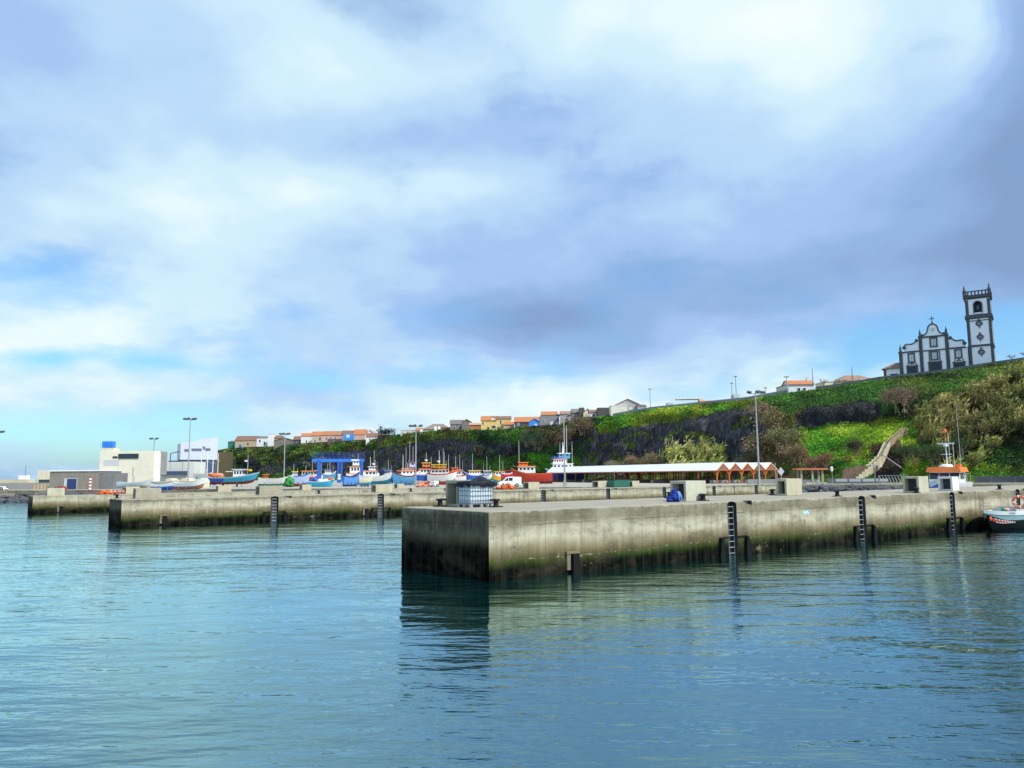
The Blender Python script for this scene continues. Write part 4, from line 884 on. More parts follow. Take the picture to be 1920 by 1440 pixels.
# ------------------------------------------------------------------ yard floodlight masts
def lamp(label,px,ytop,Y,heads=3,xl=None):
    top=gy(px,ytop,Y); h=top.z-GZ
    t=thing('floodlight_mast',label,'lamp post',(top.x,Y,GZ),random.uniform(-.3,.3),'floodlight masts around the harbour')
    MB().cyl((0,0,0),(0,0,h),.17,.085,10).build('pole',pm('mast_grey',(.40,.41,.41),.5,.15,1,metal=.3),t)
    MB().box((0,0,.5),(.45,.45,1.0)).build('base',CONC,t)
    MB().cyl((-1.15,0,h-.25),(1.15,0,h-.25),.06,n=6).cyl((0,-.9,h-.25),(0,.9,h-.25),.06,n=6).build('bracket',STEEL,t)
    for k,(x,y) in enumerate([(-1.1,-.1),(1.1,-.1),(0,-.9),(.55,.3)][:heads+1]):
        M=Matrix.Rotation(math.radians(28),3,'X')@Matrix.Rotation((k-1)*.5,3,'Z')
        o=MB().box((x,y-.12,h-.05),(.72,.5,.28),M=M).build('floodlight',DSTEEL,t)
    return t
lamp('tall floodlight mast in front of the tall grey hall',357,785,165); lamp('floodlight mast right of the harbour building, shorter in view',289.5,822,212)
lamp('floodlight mast between the green-bottomed boat and the boat lift',534.5,813,195); lamp('floodlight mast rising in front of the blue boat with red trim',780,798,162,2)
lamp('floodlight mast at the left end of the white-roofed shelter',1057,778,142,1); lamp('tall floodlight mast in front of the orange gables, largest in view',1416,735,122,2)
lamp('floodlight head at the left edge, its mast cut off by the frame',-4,809,172)
# ------------------------------------------------------------------ the timber shelter with five gables
def shelter():
    P0=gy(1343,907,163); ax=Vector((-.427,.904,0)).normalized(); ux=Vector((ax.y,-ax.x,0))
    t=thing('market_shelter','long open timber shelter with five white roofs and orange gable ends','shelter',(P0.x,P0.y,GZ),math.atan2(ux.y,ux.x))
    # local x across the gables, local y along the roofs
    w=3.32; Ln=76; he=2.9; hp=4.35; nb=18
    for k in range(5):
        x0=k*w; xm=x0+w/2; x1=x0+w
        mb=MB()
        e=.22 if k in (0,) else .0; e2=.22 if k==4 else 0
        for (xa,za,xb,zb) in ((x0-e,he-.16*(e>0),xm,hp),(x1+e2,he-.16*(e2>0),xm,hp)):
            mb.add([(xa,-.45,za),(xb,-.45,zb),(xb,Ln,zb),(xa,Ln,za),(xa,-.45,za+.10),(xb,-.45,zb+.10),(xb,Ln,zb+.10),(xa,Ln,za+.10)],[(0,1,2,3),(4,5,6,7),(0,1,5,4),(2,3,7,6),(0,3,7,4)])
        mb.build('roof',pm('white_roof_sheet',(.88,.86,.86),.5,.08,.3,streak=.08),t)
        g=MB()
        for (a,b) in (((x0,he),(xm,hp-.02)),((x1,he),(xm,hp-.02))): g.cyl((a[0],-.36,a[1]-.12),(b[0],-.36,b[1]-.12),.14,n=4)
        g.cyl((x0,-.36,he-.1),(x1,-.36,he-.1),.11,n=4).cyl((xm,-.36,he-.1),(xm,-.36,hp-.2),.09,n=4).cyl((xm-.5,-.36,he-.1),(xm,-.36,he+.5),.06,n=4).cyl((xm+.5,-.36,he-.1),(xm,-.36,he+.5),.06,n=4)
        g.build('gable_frame',WOODO,t)
    for k in range(6):
        x=k*w
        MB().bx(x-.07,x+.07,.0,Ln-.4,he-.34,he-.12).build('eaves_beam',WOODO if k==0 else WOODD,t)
        for i in range(15):
            y=i*(Ln-1)/14
            mb=MB().bx(x-.10,x+.10,y-.10-(.26 if i==0 else 0),y+.10-(.26 if i==0 else 0),0,he-.345)
            for s in (-1,1): mb.cyl((x,y,he-1.0),(x,y+s*.75,he-.32),.06,n=4)
            if i==0:
                for s in (-1,1):
                    if 0<=k+s<=5: mb.cyl((x,-.3,he-1.15),(x+s*.75,-.3,he-.15),.08,n=4)
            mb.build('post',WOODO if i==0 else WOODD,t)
    for i in range(0,15,2):
        y=i*(Ln-1)/14+2.2
        MB().bx(.5,5*w-.5,y-.5,y+.5,0,.75).build('stall_bench',GREYW,t)
shelter()
# things around the shelter front
def at_road(px,py,z=GZ): return gz(px,py,z)
P=gy(1435,903,150); t=thing('stone_bench_wall','low grey block wall in front of the orange gables','wall',(P.x,150,GZ)); MB().bx(-3.4,2.8,0,.6,0,.95).build('wall',GREYW,t); MB().bx(2.9,4.6,-.2,.9,0,1.1).build('end_block',CONCF,t)
P=gy(1464,884,140)
t=thing('road_sign','grey diamond-shaped back of a road sign on a thin post by the last gable','road sign',(P.x,140,GZ)); hz=P.z-GZ
MB().cyl((0,0,0),(0,0,hz+.6),.045,n=6).cyl((.12,.05,0),(.12,.05,1.9),.04,n=6).build('post',STEEL,t)
o=MB().prism([(-.62,hz),(0,hz+.78),(.62,hz),(0,hz-.78)],-.06,-.03).build('panel',LGREY,t)
P=gy(1454,884,141); t=thing('sign_post','plain pale post just left of the diamond road sign','post',(P.x,141,GZ)); MB().cyl((0,0,0),(0,0,gy(1454,868,141).z-GZ),.07,n=6).build('post',STEEL,t)
# bus shelter with orange roof
P=gy(1524,905,146); t=thing('bus_shelter','small open shelter with a flat orange roof and four grey pillars','shelter',(P.x,146,GZ),-.05)
zt=gy(1524,878,146).z-GZ
MB().bx(-2.9,2.7,-.4,2.6,zt-.28,zt).build('roof',pm('orange_brown_roof',(.62,.19,.07),.6,.2,2),t)
for x,y in ((-2.0,.0),(.05,0),(1.9,0),(-2.0,2.1),(1.9,2.1)): MB().bx(x-.17,x+.17,y,y+.3,0,zt-.283).build('pillar',CONC,t)
MB().bx(-1.4,1.5,1.0,1.5,.35,.85).bx(-1.3,-.9,1.05,1.45,0,.35).bx(1.0,1.4,1.05,1.45,0,.35).build('bench',LGREY,t)
P=gy(1497,898,150); o=MB().bx(-2.2,2.0,0,.4,0,1.25).build('dark_wall',pm('dark_maroon_wall',(.10,.03,.03),.8,.3,1.5)); o.location=(gy(1480,898,150).x,150,GZ); tag(o,'dark maroon low wall between the diamond sign and the orange bus shelter','wall')
P=gy(1559.5,879,146); t=thing('stop_sign','white oval sign on a pole right of the orange bus shelter','sign',(P.x,146,GZ)); hz=P.z-GZ
MB().cyl((0,0,0),(0,0,hz),.05,n=6).build('post',STEEL,t); MB().prism([(.26*math.cos(a),hz+.5*math.sin(a)) for a in np.linspace(0,2*PI,17)[:-1]],-.08,-.055).build('panel',CLEANW,t); MB().bx(-.05,.05,-.083,-.0805,hz-.22,hz+.22).build('mark',BLACKM,t)
# guard wall along the road with pale panels
def along(px,Y,py=903): return gy(px,py,Y)
a=gy(1550,903,147); b=gy(1652,903,143)
t=thing('guard_wall','low grey wall with long pale panels behind the road','wall',(a.x,a.y,GZ),math.atan2(b.y-a.y,b.x-a.x)); ln=(b-a).length
MB().bx(0,ln,0,.35,0,1.0).build('wall',pm('slate_wall',(.20,.20,.22),.85,.2,1),t)
for k in range(4): MB().bx(1.6+k*2.3,3.6+k*2.3,-.05,-.003,.42,.92).build('panel',LGREY,t)
a=gy(1828,903,137); b=gy(2060,903,126)
t=thing('guard_wall','dark grey wall at the right edge behind the pilot boat','wall',(a.x,a.y,GZ),math.atan2(b.y-a.y,b.x-a.x)); ln=(b-a).length
MB().bx(0,ln,0,.35,0,1.25).build('wall',pm('slate_wall_dark',(.14,.14,.15),.85,.2,1),t)
for k in range(5): MB().bx(2.5+k*3.5,2.58+k*3.5,-.06,-.003,0,1.25).build('pilaster',GREYW,t)
# slanting rails of the slipway fence
a=gy(1650,905,139); b=gy(1702,905,135)
t=thing('slanted_railing','pale steel railing with slanting bars beside the road','railing',(a.x,a.y,GZ),math.atan2(b.y-a.y,b.x-a.x)); ln=(b-a).length
for k in range(9): MB().cyl((ln*k/9+.5,0,0),(ln*k/9-.1,0,1.55),.06,n=5).build('bar',STEEL,t)
for z in (.1,1.5): MB().cyl((0,0,z),(ln,0,z),.05,n=5).build('rail',STEEL,t)
MB().bx(-.25,-.05,-.1,.1,0,1.5).build('post',STEEL,t)
P=gy(1699,902,134); t=thing('blue_post','short dark blue post with a rounded top at the right end of the slanted railing','post',(P.x,134,GZ)); MB().cyl((0,0,0),(0,0,1.3),.16,n=8).blob((0,0,1.45),.24,.1,2).build('post',NAVY,t)
P=gy(1660,900,146); t=thing('sign_post','thin grey post standing in the grass right of the stairs','post',(P.x,150,GZ)); MB().cyl((0,0,0),(0,0,3.6),.06,n=6).bx(-.2,.2,-.06,-.03,3.0,3.6).build('post',STEEL,t)
# ------------------------------------------------------------------ pilot boat with orange roof moored behind the near pier
def pilot():
    Y=78; k=Y/1454; P=gy(1788,921,Y)
    t=thing('pilot_boat','white and blue pilot boat with an orange roof moored behind the near pier','boat',(P.x,Y+.8,0.0),PI+.80)
    zt=gy(1786,899,Y).z; ze=gy(1786,885,Y).z; zs=gy(1830,903,Y).z
    Lb=7.4; f=hull_fn(Lb,3.3,zs-.1,.12,.02,full=.5)
    hull_parts(t,f,[NAVY,BLUE,CLEANW],[(0,.25,0),(.25,.66,2),(.66,.84,1),(.84,1,2)],CLEANW,.05)
    x0,x1,hw=-.9,1.25,1.38
    cw=MB().prism([(x0,zs-.3),(x1+.35,zs-.3),(x1+.15,zt),(x1-.12,ze),(x0,ze)],-hw,hw).build('wheelhouse',CLEANW,t)
    MB().box(((x0+x1)/2,0,ze+.25),(x1-x0+.75,2*hw+.45,.50),taper=.90).build('roof',ORANGE,cw)
    for s in (-1,1):
        for (xa,xb) in ((x0+.75,x0+1.25),(x0+1.37,x1-.2)):
            MB().bx(xa,xb,s*(hw+.006)-.006,s*(hw+.006)+.006,zt+.02,ze-.1).build('window',GLASS,cw)
        MB().bx(x0+.12,x0+.62,s*(hw+.006)-.006,s*(hw+.006)+.006,zs-.1,ze-.1).build('cabin_door',LGREY,cw)
        MB().bx(x0+.24,x0+.5,s*(hw+.016)-.003,s*(hw+.016)+.003,zt+.1,ze-.25).build('door_window',GLASS,cw)
    sl=Vector((-.27,0,ze-zt)).normalized()
    for yc,w_ in ((-.92,.84),(0,.88),(.92,.84)):
        n_=Vector((sl.z,0,-sl.x))*.012; lo=Vector((x1+.15,0,zt))+sl*.03; hi=Vector((x1+.15,0,zt))+sl*((ze-zt)*.94)
        q=[]
        for p_ in (lo,hi):
            for yy in (yc-w_/2,yc+w_/2): q.append(p_+n_+Vector((0,yy,0)))
        MB().add(q,[(0,1,3,2)]).build('front_window',GLASS,cw)
    MB().lathe([(.62,0),(.60,.18),(.4,.28)],12,(.3,0,ze+.505)).build('life_raft',CLEANW,t)
    z=ze+.5
    MB().cyl((.0,0,z),(.0,0,z+2.3),.05,n=6).cyl((0,-.5,z+1.3),(0,.5,z+1.3),.03,n=5).build('mast',CLEANW,t)
    MB().bx(-.08,.08,-.75,.75,z+2.32,z+2.44).lathe([(.2,0),(.26,.1),(.2,.22)],10,(0,0,z+2.08)).build('radar',CLEANW,t)
    MB().lathe([(.14,0),(.2,.12),(.12,.4)],8,(0,0,z+3.5)).cyl((0,0,z+2.4),(0,0,z+3.6),.03,n=5).build('lamp',ORANGE,t)
    for (x,y,h) in ((.9,.9,2.3),(1.0,.55,3.4)): MB().cyl((x,y,z),(x+.05,y,z+h),.02,n=5).build('antenna',WHITE,t)
    MB().cyl((x0-.1,1.0,zs),(x0+.05,1.0,gy(1815,752,Y).z),.035,.016,6).build('whip_antenna',STEEL,t)
    MB().box((x0+.3,.9,z+.12),(.5,.4,.3)).build('roof_box',ORANGE,t)
    MB().tube([(-3.3,1.2,zs),(-3.3,1.2,zs+.8),(-1.6,1.3,zs+.8),(-1.6,1.3,zs)],.03,5).tube([(-3.3,-1.2,zs),(-3.3,-1.2,zs+.8),(-3.3,1.2,zs+.8)],.03,5).build('stern_rail',STEEL,t)
pilot()
# ------------------------------------------------------------------ motorboat with a shark mouth at the right edge
def shark():
    Lb=7.6; s0=A.sx(1837,-1.6)
    t=thing('shark_motorboat','white and grey motorboat with a painted red shark mouth moored at the near pier','boat',A.at(s0+Lb/2-.1,-1.6,-.35),DA+PI)
    f0=hull_fn(Lb,2.4,1.72,.10,.0,full=.52,rake=.16)
    f=f0
    TE=pm('grey_teal_hull',(.30,.42,.45),.35,.15,1.5)
    hull_parts(t,f,[pm('black_hull',(.006,.006,.008),.5,.3,2),TE,BLACKM,CLEANW],[(0,.62,0),(.62,.80,1),(.80,.83,2),(.83,1,3)],CLEANW,.02,nu=28)
    # painted mouth follows the side that faces away from the pier
    def sp(u,v,o=.012): a=f(u,v,1); return a+Vector((0,o,0))
    def patch(top,bot,mat,name,o,n=18):
        vs=[]
        for i in range(n+1):
            q=i/n; u=top[0]+(top[1]-top[0])*q; vt=top[2](q); vb=bot(q)
            for j in range(4): vs.append(sp(u,vb+(vt-vb)*j/3,o))
        return MB().add(vs,[(i*4+j,(i+1)*4+j,(i+1)*4+j+1,i*4+j+1) for i in range(n) for j in range(3)],0,True).build(name,mat,t)
    patch((.998,.56,lambda q:.79-.10*min(1,q*2)-.15*q),lambda q:.40+.12*q*q,pm('black_hull',(.006,.006,.008),.5,.3,2),'jaw_and_bow_shadow',.012)  # black jaw patch also takes in the shadow at the bow, as paint
    patch((.95,.62,lambda q:.67-.12*q),lambda q:.49-.03*math.sin(PI*q)+.06*q,RED,'painted_mouth',.018)
    mb=MB()
    for k in range(8):
        u=.93-k*.036; vt=.66-.115*(k/8.); vb=.49+.05*(k/8.)
        mb.add([sp(u,vt,.024),sp(u-.032,vt-.008,.024),sp(u-.022,vt-.075*(1-k/13),.024)],[(0,1,2)])
        mb.add([sp(u-.016,vb-.02,.024),sp(u-.046,vb-.018,.024),sp(u-.022,vb+.05*(1-k/13),.024)],[(0,1,2)])
    mb.build('painted_teeth',CLEANW,t)
    MB().blob(f(.97,.60,1)+Vector((0,.06,0)),.16,.1,2,0,1,(1.3,.5,1.1)).build('red_fender',RED,t)
    # registration letters on the white band, reading from bow to stern as seen from the water
    a=f(.70,.915,1)
    b=f(.60,.915,1); d=(b-a).normalized(); zax=Vector((0,0,1)); ny=d.cross(zax)*-1
    xax=d; nrm=xax.cross(zax)
    Mt=Matrix(((xax.x,zax.x,nrm.x,a.x+nrm.x*.03),(xax.y,zax.y,nrm.y,a.y+nrm.y*.03),(xax.z,zax.z,nrm.z,a.z),(0,0,0,1)))
    text_mesh('P Q 550C',.20,pm('lettering_dark',(.03,.04,.06),.6,.2,3),'registration',t,Mt)
    MB().tube([f(u,1.0,1)*1.0+Vector((0,-.12,.42)) for u in (.98,.9,.8,.7,.6,.5)],.018,5).build('bow_rail',STEEL,t)
    mb=MB()
    for u in (.95,.82,.68,.54): a=f(u,1.0,1); mb.cyl(a+Vector((0,-.12,-.02)),a+Vector((0,-.12,.42)),.016,n=5)
    mb.build('rail_post',STEEL,t)
    MB().prism([(-.6,1.6),(1.5,1.62),(.4,1.92),(-.6,2.0)],-.55,.55).build('windscreen',pm('smoky_screen',(.10,.12,.13),.2,.15,1),t)
    MB().blob((1.15,.3,1.86),.17,.1,2).build('green_bag',GREENP,t)
    MB().blob((.75,.4,1.85),.2,.1,2,0,1,(1.6,1,.7)).build('pink_bag',pm('pink_cloth',(.65,.25,.32),.7,.2,3),t)
    return t
sb=shark()
MATS['black_hull'].node_tree.nodes['Principled BSDF'].inputs['Specular IOR Level'].default_value=.08
# life ring held upright on the boat
def life_ring():
    P=A.at(A.sx(1905,-1.15),-1.15,1.93); t=thing('life_ring','faded red life ring with white bands standing on the shark-mouth motorboat','life ring',P,-.5)
    R,r=.42,.10; n1,n2=32,8; vs=[]
    for i in range(n1):
        for j in range(n2):
            a=2*PI*i/n1; b=2*PI*j/n2; vs.append(((R+r*math.cos(b))*math.cos(a),r*math.sin(b),(R+r*math.cos(b))*math.sin(a)))
    mb=MB(); o=len(mb.v); mb.v+=vs
    for i in range(n1):
        for j in range(n2):
            mb.f.append((i*n2+j,((i+1)%n1)*n2+j,((i+1)%n1)*n2+(j+1)%n2,i*n2+(j+1)%n2)); mb.m.append(1 if i%8 in (0,) else 0); mb.sm.append(True)
    mb.build('ring',[pm('faded_red',(.55,.12,.08),.7,.25,4),CLEANW],t)
life_ring()
# ------------------------------------------------------------------ cliff and slope behind the harbour
ST_=[ # px, top py, top Y, base Y
(330,866,640,560),(372,855,630,560),(395,849,620,560),(430,842,600,545),(470,840,580,535),(512,839,560,520),(560,834,535,500),(640,829,500,470),(700,826,470,445),(750,814,440,418),(830,806,404,385),
(880,806,380,360),(940,806,357,338),(1000,799,336,316),(1050,796,322,300),(1100,782,306,282),(1150,780,291,264),(1220,768,275,244),(1300,760,255,222),(1400,750,232,197),(1475,737,216,178),(1560,727,205,165),
(1650,712,195,156),(1760,700,187,149),(1866,684,178,143),(1925,676,170,140),(2050,655,158,132),(2300,610,140,116),(2700,540,128,96)]
SP=[s[0] for s in ST_]
def edge(px):
    py=np.interp(px,SP,[s[1] for s in ST_]); Y=np.interp(px,SP,[s[2] for s in ST_]); return gy(px,py,Y)
def edgeY(px): return float(np.interp(px,SP,[s[2] for s in ST_]))
def baseY(px): return float(np.interp(px,SP,[s[3] for s in ST_]))
PV=([0,.12,.25,.72,.9,1],[0,.45,.56,.72,.86,1]); PS=([0,.06,.42,.52,.72,.88,1],[0,.10,.46,.60,.68,.86,1]); PR=([0,.06,.35,.75,.93,1],[0,.10,.32,.66,.86,1])
def prof(px,z):
    v=np.interp(z,*PV); s=np.interp(z,*PS); r=np.interp(z,*PR)
    a=np.interp(px,[1380,1500],[0,1]); b=np.interp(px,[1640,1740],[0,1])
    return v*(1-a)+a*(s*(1-b)+r*b)
def fb(x,y,z,o=4): return mn.fractal(Vector((x,y,z)),1.0,2.0,o)
RK=(.028,.032,.050); RK2=(.11,.112,.13)
GR=(.095,.31,.020); YG=(.32,.41,.030); DG=(.030,.095,.018); OL=(.15,.18,.030); BR=(.21,.14,.065); TAN=(.32,.25,.10); MG=(.08,.20,.024)
def lerp(a,b,t): t=max(0,min(1,t)); return tuple(x+(y-x)*t for x,y in zip(a,b))
def cls(px,z,n1,n2):
    """colour and leafiness of the slope; n1,n2 smooth noise about -1..1"""
    px=px+30*n1+12*n2 if px<1640 else px+14*n1
    zz=z+.075*n1+.045*n2
    def g(a,b): return lerp(a,b,.5+.9*n2)
    if px<500: bands=[(.22,g(DG,MG),1),(.58,g(RK,DG),.35),(2,g(OL,DG),1)]
    elif px<580: bands=[(.3,g(DG,MG),.9),(.5,g(RK,RK2),.15),(2,g(DG,OL),1)]
    elif px<770: bands=[(.10,g(MG,DG),.7),(.70,g(RK,RK2),.06),(2,g(OL,MG),1)]
    elif px<880: bands=[(.08,g(TAN,RK2),.1),(.72,g(RK,RK2),.06),(2,g(MG,OL),1)]
    elif px<1000: bands=[(.40,g(GR,MG),1),(.72,g(RK,DG),.3),(2,g(DG,MG),1)]
    elif px<1100: bands=[(.34,g(GR,MG),1),(.60,g(RK,DG),.4),(2,g(DG,BR),1)]
    elif px<1420: bands=[(.12,g(MG,OL),1),(.79 if px<1300 else .82,g(RK,RK2),.05),(2,g(GR,YG) if px>1110 else DG,1)]
    elif px<1480: bands=[(.7,g(BR,OL),.8),(2,g(DG,MG),1)]
    elif px<1700:
        lo=lerp(GR,YG,.5+n2+.004*(px-1570)) 
        if n1>.28 and z<.4: lo=lerp(lo,(.24,.13,.05),.8)
        if z<.22 and px<1560: lo=lerp(lo,(.26,.14,.06),.5+n2)
        if 1590<px<1665 and z<.30+.05*n2: lo=lerp((.05,.035,.02),(.16,.10,.06),.5+n2)
        bands=[(.52,lo,1),(.70 if px<1640 else .55,g(RK,(.05,.05,.03)),.25),(2,g(lerp(DG,OL,.5+n1),lerp(DG,MG,.8)),1)]
    else:
        lim=np.interp(px,[1700,1800,1920],[.60,.76,.93])
        bands=[(.10,g(YG,GR),1),(.30,g(DG,MG),1),(lim,g((.17,.14,.05),(.10,.10,.04)),.9),(2,g(lerp(DG,OL,.4+n1),MG),1)]
    for lim,c,d in bands:
        if zz<lim: return c,d
    return bands[-1][1:],1
def surf(px,z):
    T=edge(px); Yb=baseY(px); d=float(prof(px,z)); Y=Yb+(T.y-Yb)*d; zt=T.z
    zb=GZ-.3; Z=zb+(zt-zb)*z
    X=(px-960)/1454*Y*1.0
    # keep to the image column of the top edge so that the crest line stays put
    X=T.x/T.y*Y
    return Vector((X,Y,Z))
def cliff():
    cols=[330+5.0*i for i in range(int((2700-330)/5)+1)]; NR=46
    vs=[]; cc=[]; dd=[]
    for px in cols:
        for j in range(NR+1):
            z=j/NR; p=surf(px,z)
            n1=fb(p.x*.035,p.y*.012,p.z*.06,3)*1.6; n2=fb(p.x*.12+9,p.y*.04,p.z*.16,3)*1.5
            c,d=cls(px,z,n1,n2)
            if d<.2:
                n3=fb(p.x*.2+3,p.y*.07,p.z*.35,4)*1.7
                if n3>.62: c,d=lerp(MG,OL,.5+n3*.4),.5
                elif n3<-.45: c=lerp(RK,(.16,.15,.15),.5)
            rocky=1-min(1,d)
            ridge=abs(fb(p.x*.16,p.y*.05,p.z*.05,4)); bump=fb(p.x*.10,p.y*.05,p.z*.12,4)
            k=math.sin(PI*min(1,z*1.02))**.5 if 0<z<1 else 0
            big=2.6 if px<1400 else 1.6
            dy=-(bump*big+ridge*4.2*rocky-rocky*1.0)*k
            dirv=Vector((p.x,p.y,0)).normalized()
            vs.append(p+dirv*dy+Vector((0,0,(bump*.7)*k)))
            cc.append(c); dd.append(d)
        T=edge(px); u=Vector((T.x,T.y,0)).normalized()
        for (o,h) in ((3,.15),(60,.4),(260,-2)):
            vs.append(T+u*o+Vector((0,0,h))); cc.append(lerp(DG,OL,.5)); dd.append(0)
    R_=NR+4; nc=len(cols)
    fs=[(i*R_+j,(i+1)*R_+j,(i+1)*R_+j+1,i*R_+j+1) for i in range(nc-1) for j in range(R_-1)]
    mb=MB(); mb.add(vs,fs,0,True)
    o=mb.build('hill_slope',attr_mat('cliff_ground',.95,0,.35,.62),recalc=False)
    at=o.data.attributes.new('col','FLOAT_COLOR','POINT'); arr=np.ones((len(vs),4),dtype=np.float32); arr[:,:3]=np.array(cc,dtype=np.float32); at.data.foreach_set('color',arr.ravel())
    tag(o,kind='structure')
    # ground cover: leaf clumps where the slope is green
    V=np.array([tuple(v) for v in vs]); CL=np.array(cc); D=np.array(dd); F=np.array([f for f in fs if (f[0]%R_)<NR])
    fc=[f for f in fs if (f[0]%R_)<NR]; pxs=np.array([cols[f[0]//R_] for f in fc])
    a=V[F[:,0]]; b=V[F[:,1]]; c=V[F[:,2]]; d=V[F[:,3]]
    area=np.linalg.norm(np.cross(c-a,d-b),axis=1)*.5
    dist=np.linalg.norm(a[:,:2],axis=1)
    wgt=area/dist**2*np.clip(D[F].mean(1),.0,1)*(pxs<2050)*(pxs>385)
    n=120000; idx=rng.choice(len(F),n,p=wgt/wgt.sum()); u=rng.random(n)[:,None]; v=rng.random(n)[:,None]
    P=(a[idx]*(1-u)+b[idx]*u)*(1-v)+(d[idx]*(1-u)+c[idx]*u)*v
    big=np.array([mn.fractal(Vector((p[0]*.11,p[1]*.05,p[2]*.2)),1.0,2.0,3) for p in P])[:,None]
    col=CL[F[idx][:,0]]*np.clip(1+1.3*big,.35,1.7)*(.62+.66*rng.random((n,1)))*(1+.25*(rng.random((n,3))-.5))
    s=dist[idx]/1454*(1.8+2.6*rng.random(n))
    P[:,2]+=s*.4*rng.random(n)+.25*rng.random(n)**3; P[:,1]-=s*.5*rng.random(n)
    quad_cloud('slope_greenery',P,s,col,LEAF,up=.6); o2=bpy.data.objects['slope_greenery']
    tag(o2,'grass, creepers and low scrub covering the harbour cliff and slopes','ground cover',kind='stuff')
LEAF=attr_mat('leaf_green',.8,.25,.5,.2)
cliff()
# ------------------------------------------------------------------ shrubs, canes, bare trees
def branches(mb,p,d,ln,r,depth,spread=.6,upb=.25,ends=None,kids=(2,4)):
    q=p+d*ln; mb.cyl(p,q,r,r*.62,5 if depth>2 else 3,caps=False)
    if depth==0:
        if ends is not None: ends.append(q)
        return
    for k in range(random.randint(*kids)):
        dd=(d+Vector((random.gauss(0,spread),random.gauss(0,spread),random.gauss(upb,spread*.6)))).normalized()
        branches(mb,p+d*ln*random.uniform(.55,1),dd,ln*random.uniform(.6,.85),r*.6,depth-1,spread,upb,ends,kids)
def bare_shrub(name,label,P,h,leafc=None,nleaf=900,rad=.55,grp=None,bark=TWIG,seed=1,stems=6):
    random.seed(seed); t=thing(name,label,'shrub',P,random.uniform(0,6),grp); mb=MB(); ends=[]
    for k in range(stems):
        d=Vector((random.gauss(0,.5),random.gauss(0,.5),1)).normalized(); branches(mb,Vector((random.gauss(0,.1*h),random.gauss(0,.1*h),-.3)),d,h*.32,h*.014+.03,4,.5,.2,ends)
    mb.build('branches',bark,t)
    if leafc:
        E=np.array([tuple(e) for e in ends]); idx=rng.integers(0,len(E),nleaf); Pn=E[idx]+rng.normal(size=(nleaf,3))*h*.08
        col=np.array(leafc)[None]*(.5+rng.random((nleaf,1)))*(1+.2*(rng.random((nleaf,3))-.5))
        quad_cloud('crown',Pn,h*(.03+.05*rng.random(nleaf)),col,LEAF,parent=t)
    return t
def cane(name,label,px0,px1,zf0,zf1,nst,h,cols,fwd=2.0,kind=None,cat='canes',frange=None):
    """stand of tall canes: bent stems as narrow blades, plumes and drooping leaves"""
    n=nst; P=[];Dv=[];Sz=[];Cl=[]; per=26
    for g in range(max(4,n//per)):
        px=random.uniform(px0,px1); hi=frange(px) if frange else zf1
        zz=random.uniform(zf0,hi); g0=surf(px,zz); dirv=Vector((g0.x,g0.y,0)).normalized(); g0=g0-dirv*random.uniform(0,fwd)
        near=(zz-zf0)/max(.05,hi-zf0); shade=fb(g0.x*.12,g0.y*.05,g0.z*.2,3)*1.5
        gc=np.array(cols[min(len(cols)-1,int(random.random()*len(cols)))]); gc=gc*(.55+.75*near+.6*shade if zf0>.2 else random.uniform(.75,1.25)); gc=np.clip(gc,.02,.7)  # sunlit upper tussocks and shaded hollows are put into the colour
        gh=h*random.uniform(.65,1.2)
        for k in range(per):
            ang=random.uniform(0,2*PI); rr=random.random()**.5
            p=g0+Vector((math.cos(ang)*rr*gh*.16,math.sin(ang)*rr*gh*.16,0)); hh=gh*random.uniform(.6,1.1)
            lean=Vector((math.cos(ang)*rr*.45+.18,math.sin(ang)*rr*.45-.1,1)).normalized(); c=gc*random.uniform(.7,1.3)
            for j in range(7):
                u=random.uniform(.1,1); q=p+lean*(hh*u)+Vector((.2*hh*u*u,0,0))
                P.append(tuple(q)); dv=Vector((random.gauss(.45,.55)+lean.x,random.gauss(-.1,.5),random.gauss(.8,.5))).normalized(); Dv.append(tuple(dv)); Sz.append(hh*random.uniform(.14,.30)); Cl.append(c*(.30+.95*u))  # shade at the foot of each stem painted into the blade colour
    P=np.array(P);Dv=np.array(Dv);Sz=np.array(Sz)[:,None];Cl=np.array(Cl); m=len(P)
    sd=np.cross(Dv,rng.normal(size=(m,3))); sd/=np.linalg.norm(sd,axis=1)[:,None]; wv=Sz*.09+.03
    v=np.stack([P-sd*wv,P+sd*wv,P+Dv*Sz+sd*wv*.15+np.array([[.1,0,-.05]])*Sz,P+Dv*Sz-sd*wv*.15+np.array([[.1,0,-.05]])*Sz],1).reshape(-1,3)
    me=bpy.data.meshes.new(name); me.from_pydata(v.tolist(),[],[(4*i,4*i+1,4*i+2,4*i+3) for i in range(m)])
    at=me.attributes.new('col','FLOAT_COLOR','POINT'); a4=np.ones((m,4,4),dtype=np.float32); a4[:,:,:3]=Cl[:,None,:]; at.data.foreach_set('color',a4.ravel()); me.materials.append(LEAF)
    o=bpy.data.objects.new(name,me); C.objects.link(o); tag(o,label,cat,kind=kind); return o
CT=[(.34,.26,.09),(.26,.21,.07),(.17,.17,.045),(.30,.22,.10)]
cane('cane_thicket','stand of tall pale green canes before the dark cliff above the shelter roof',1238,1350,.0,.34,1500,5.0,[(.42,.44,.11),(.56,.52,.20),(.28,.34,.07)],6.0)
cane('cane_brake','olive and tan cane brake covering the slope below the church, right side',1712,2060,.28,.8,7000,3.4,[(.34,.29,.09),(.28,.26,.075),(.18,.20,.05),(.14,.17,.045),(.44,.35,.13),(.24,.24,.06)],2.5,kind='stuff',cat='canes',frange=lambda p: float(np.interp(p,[1700,1800,1920,2060],[.56,.72,.88,.9])))
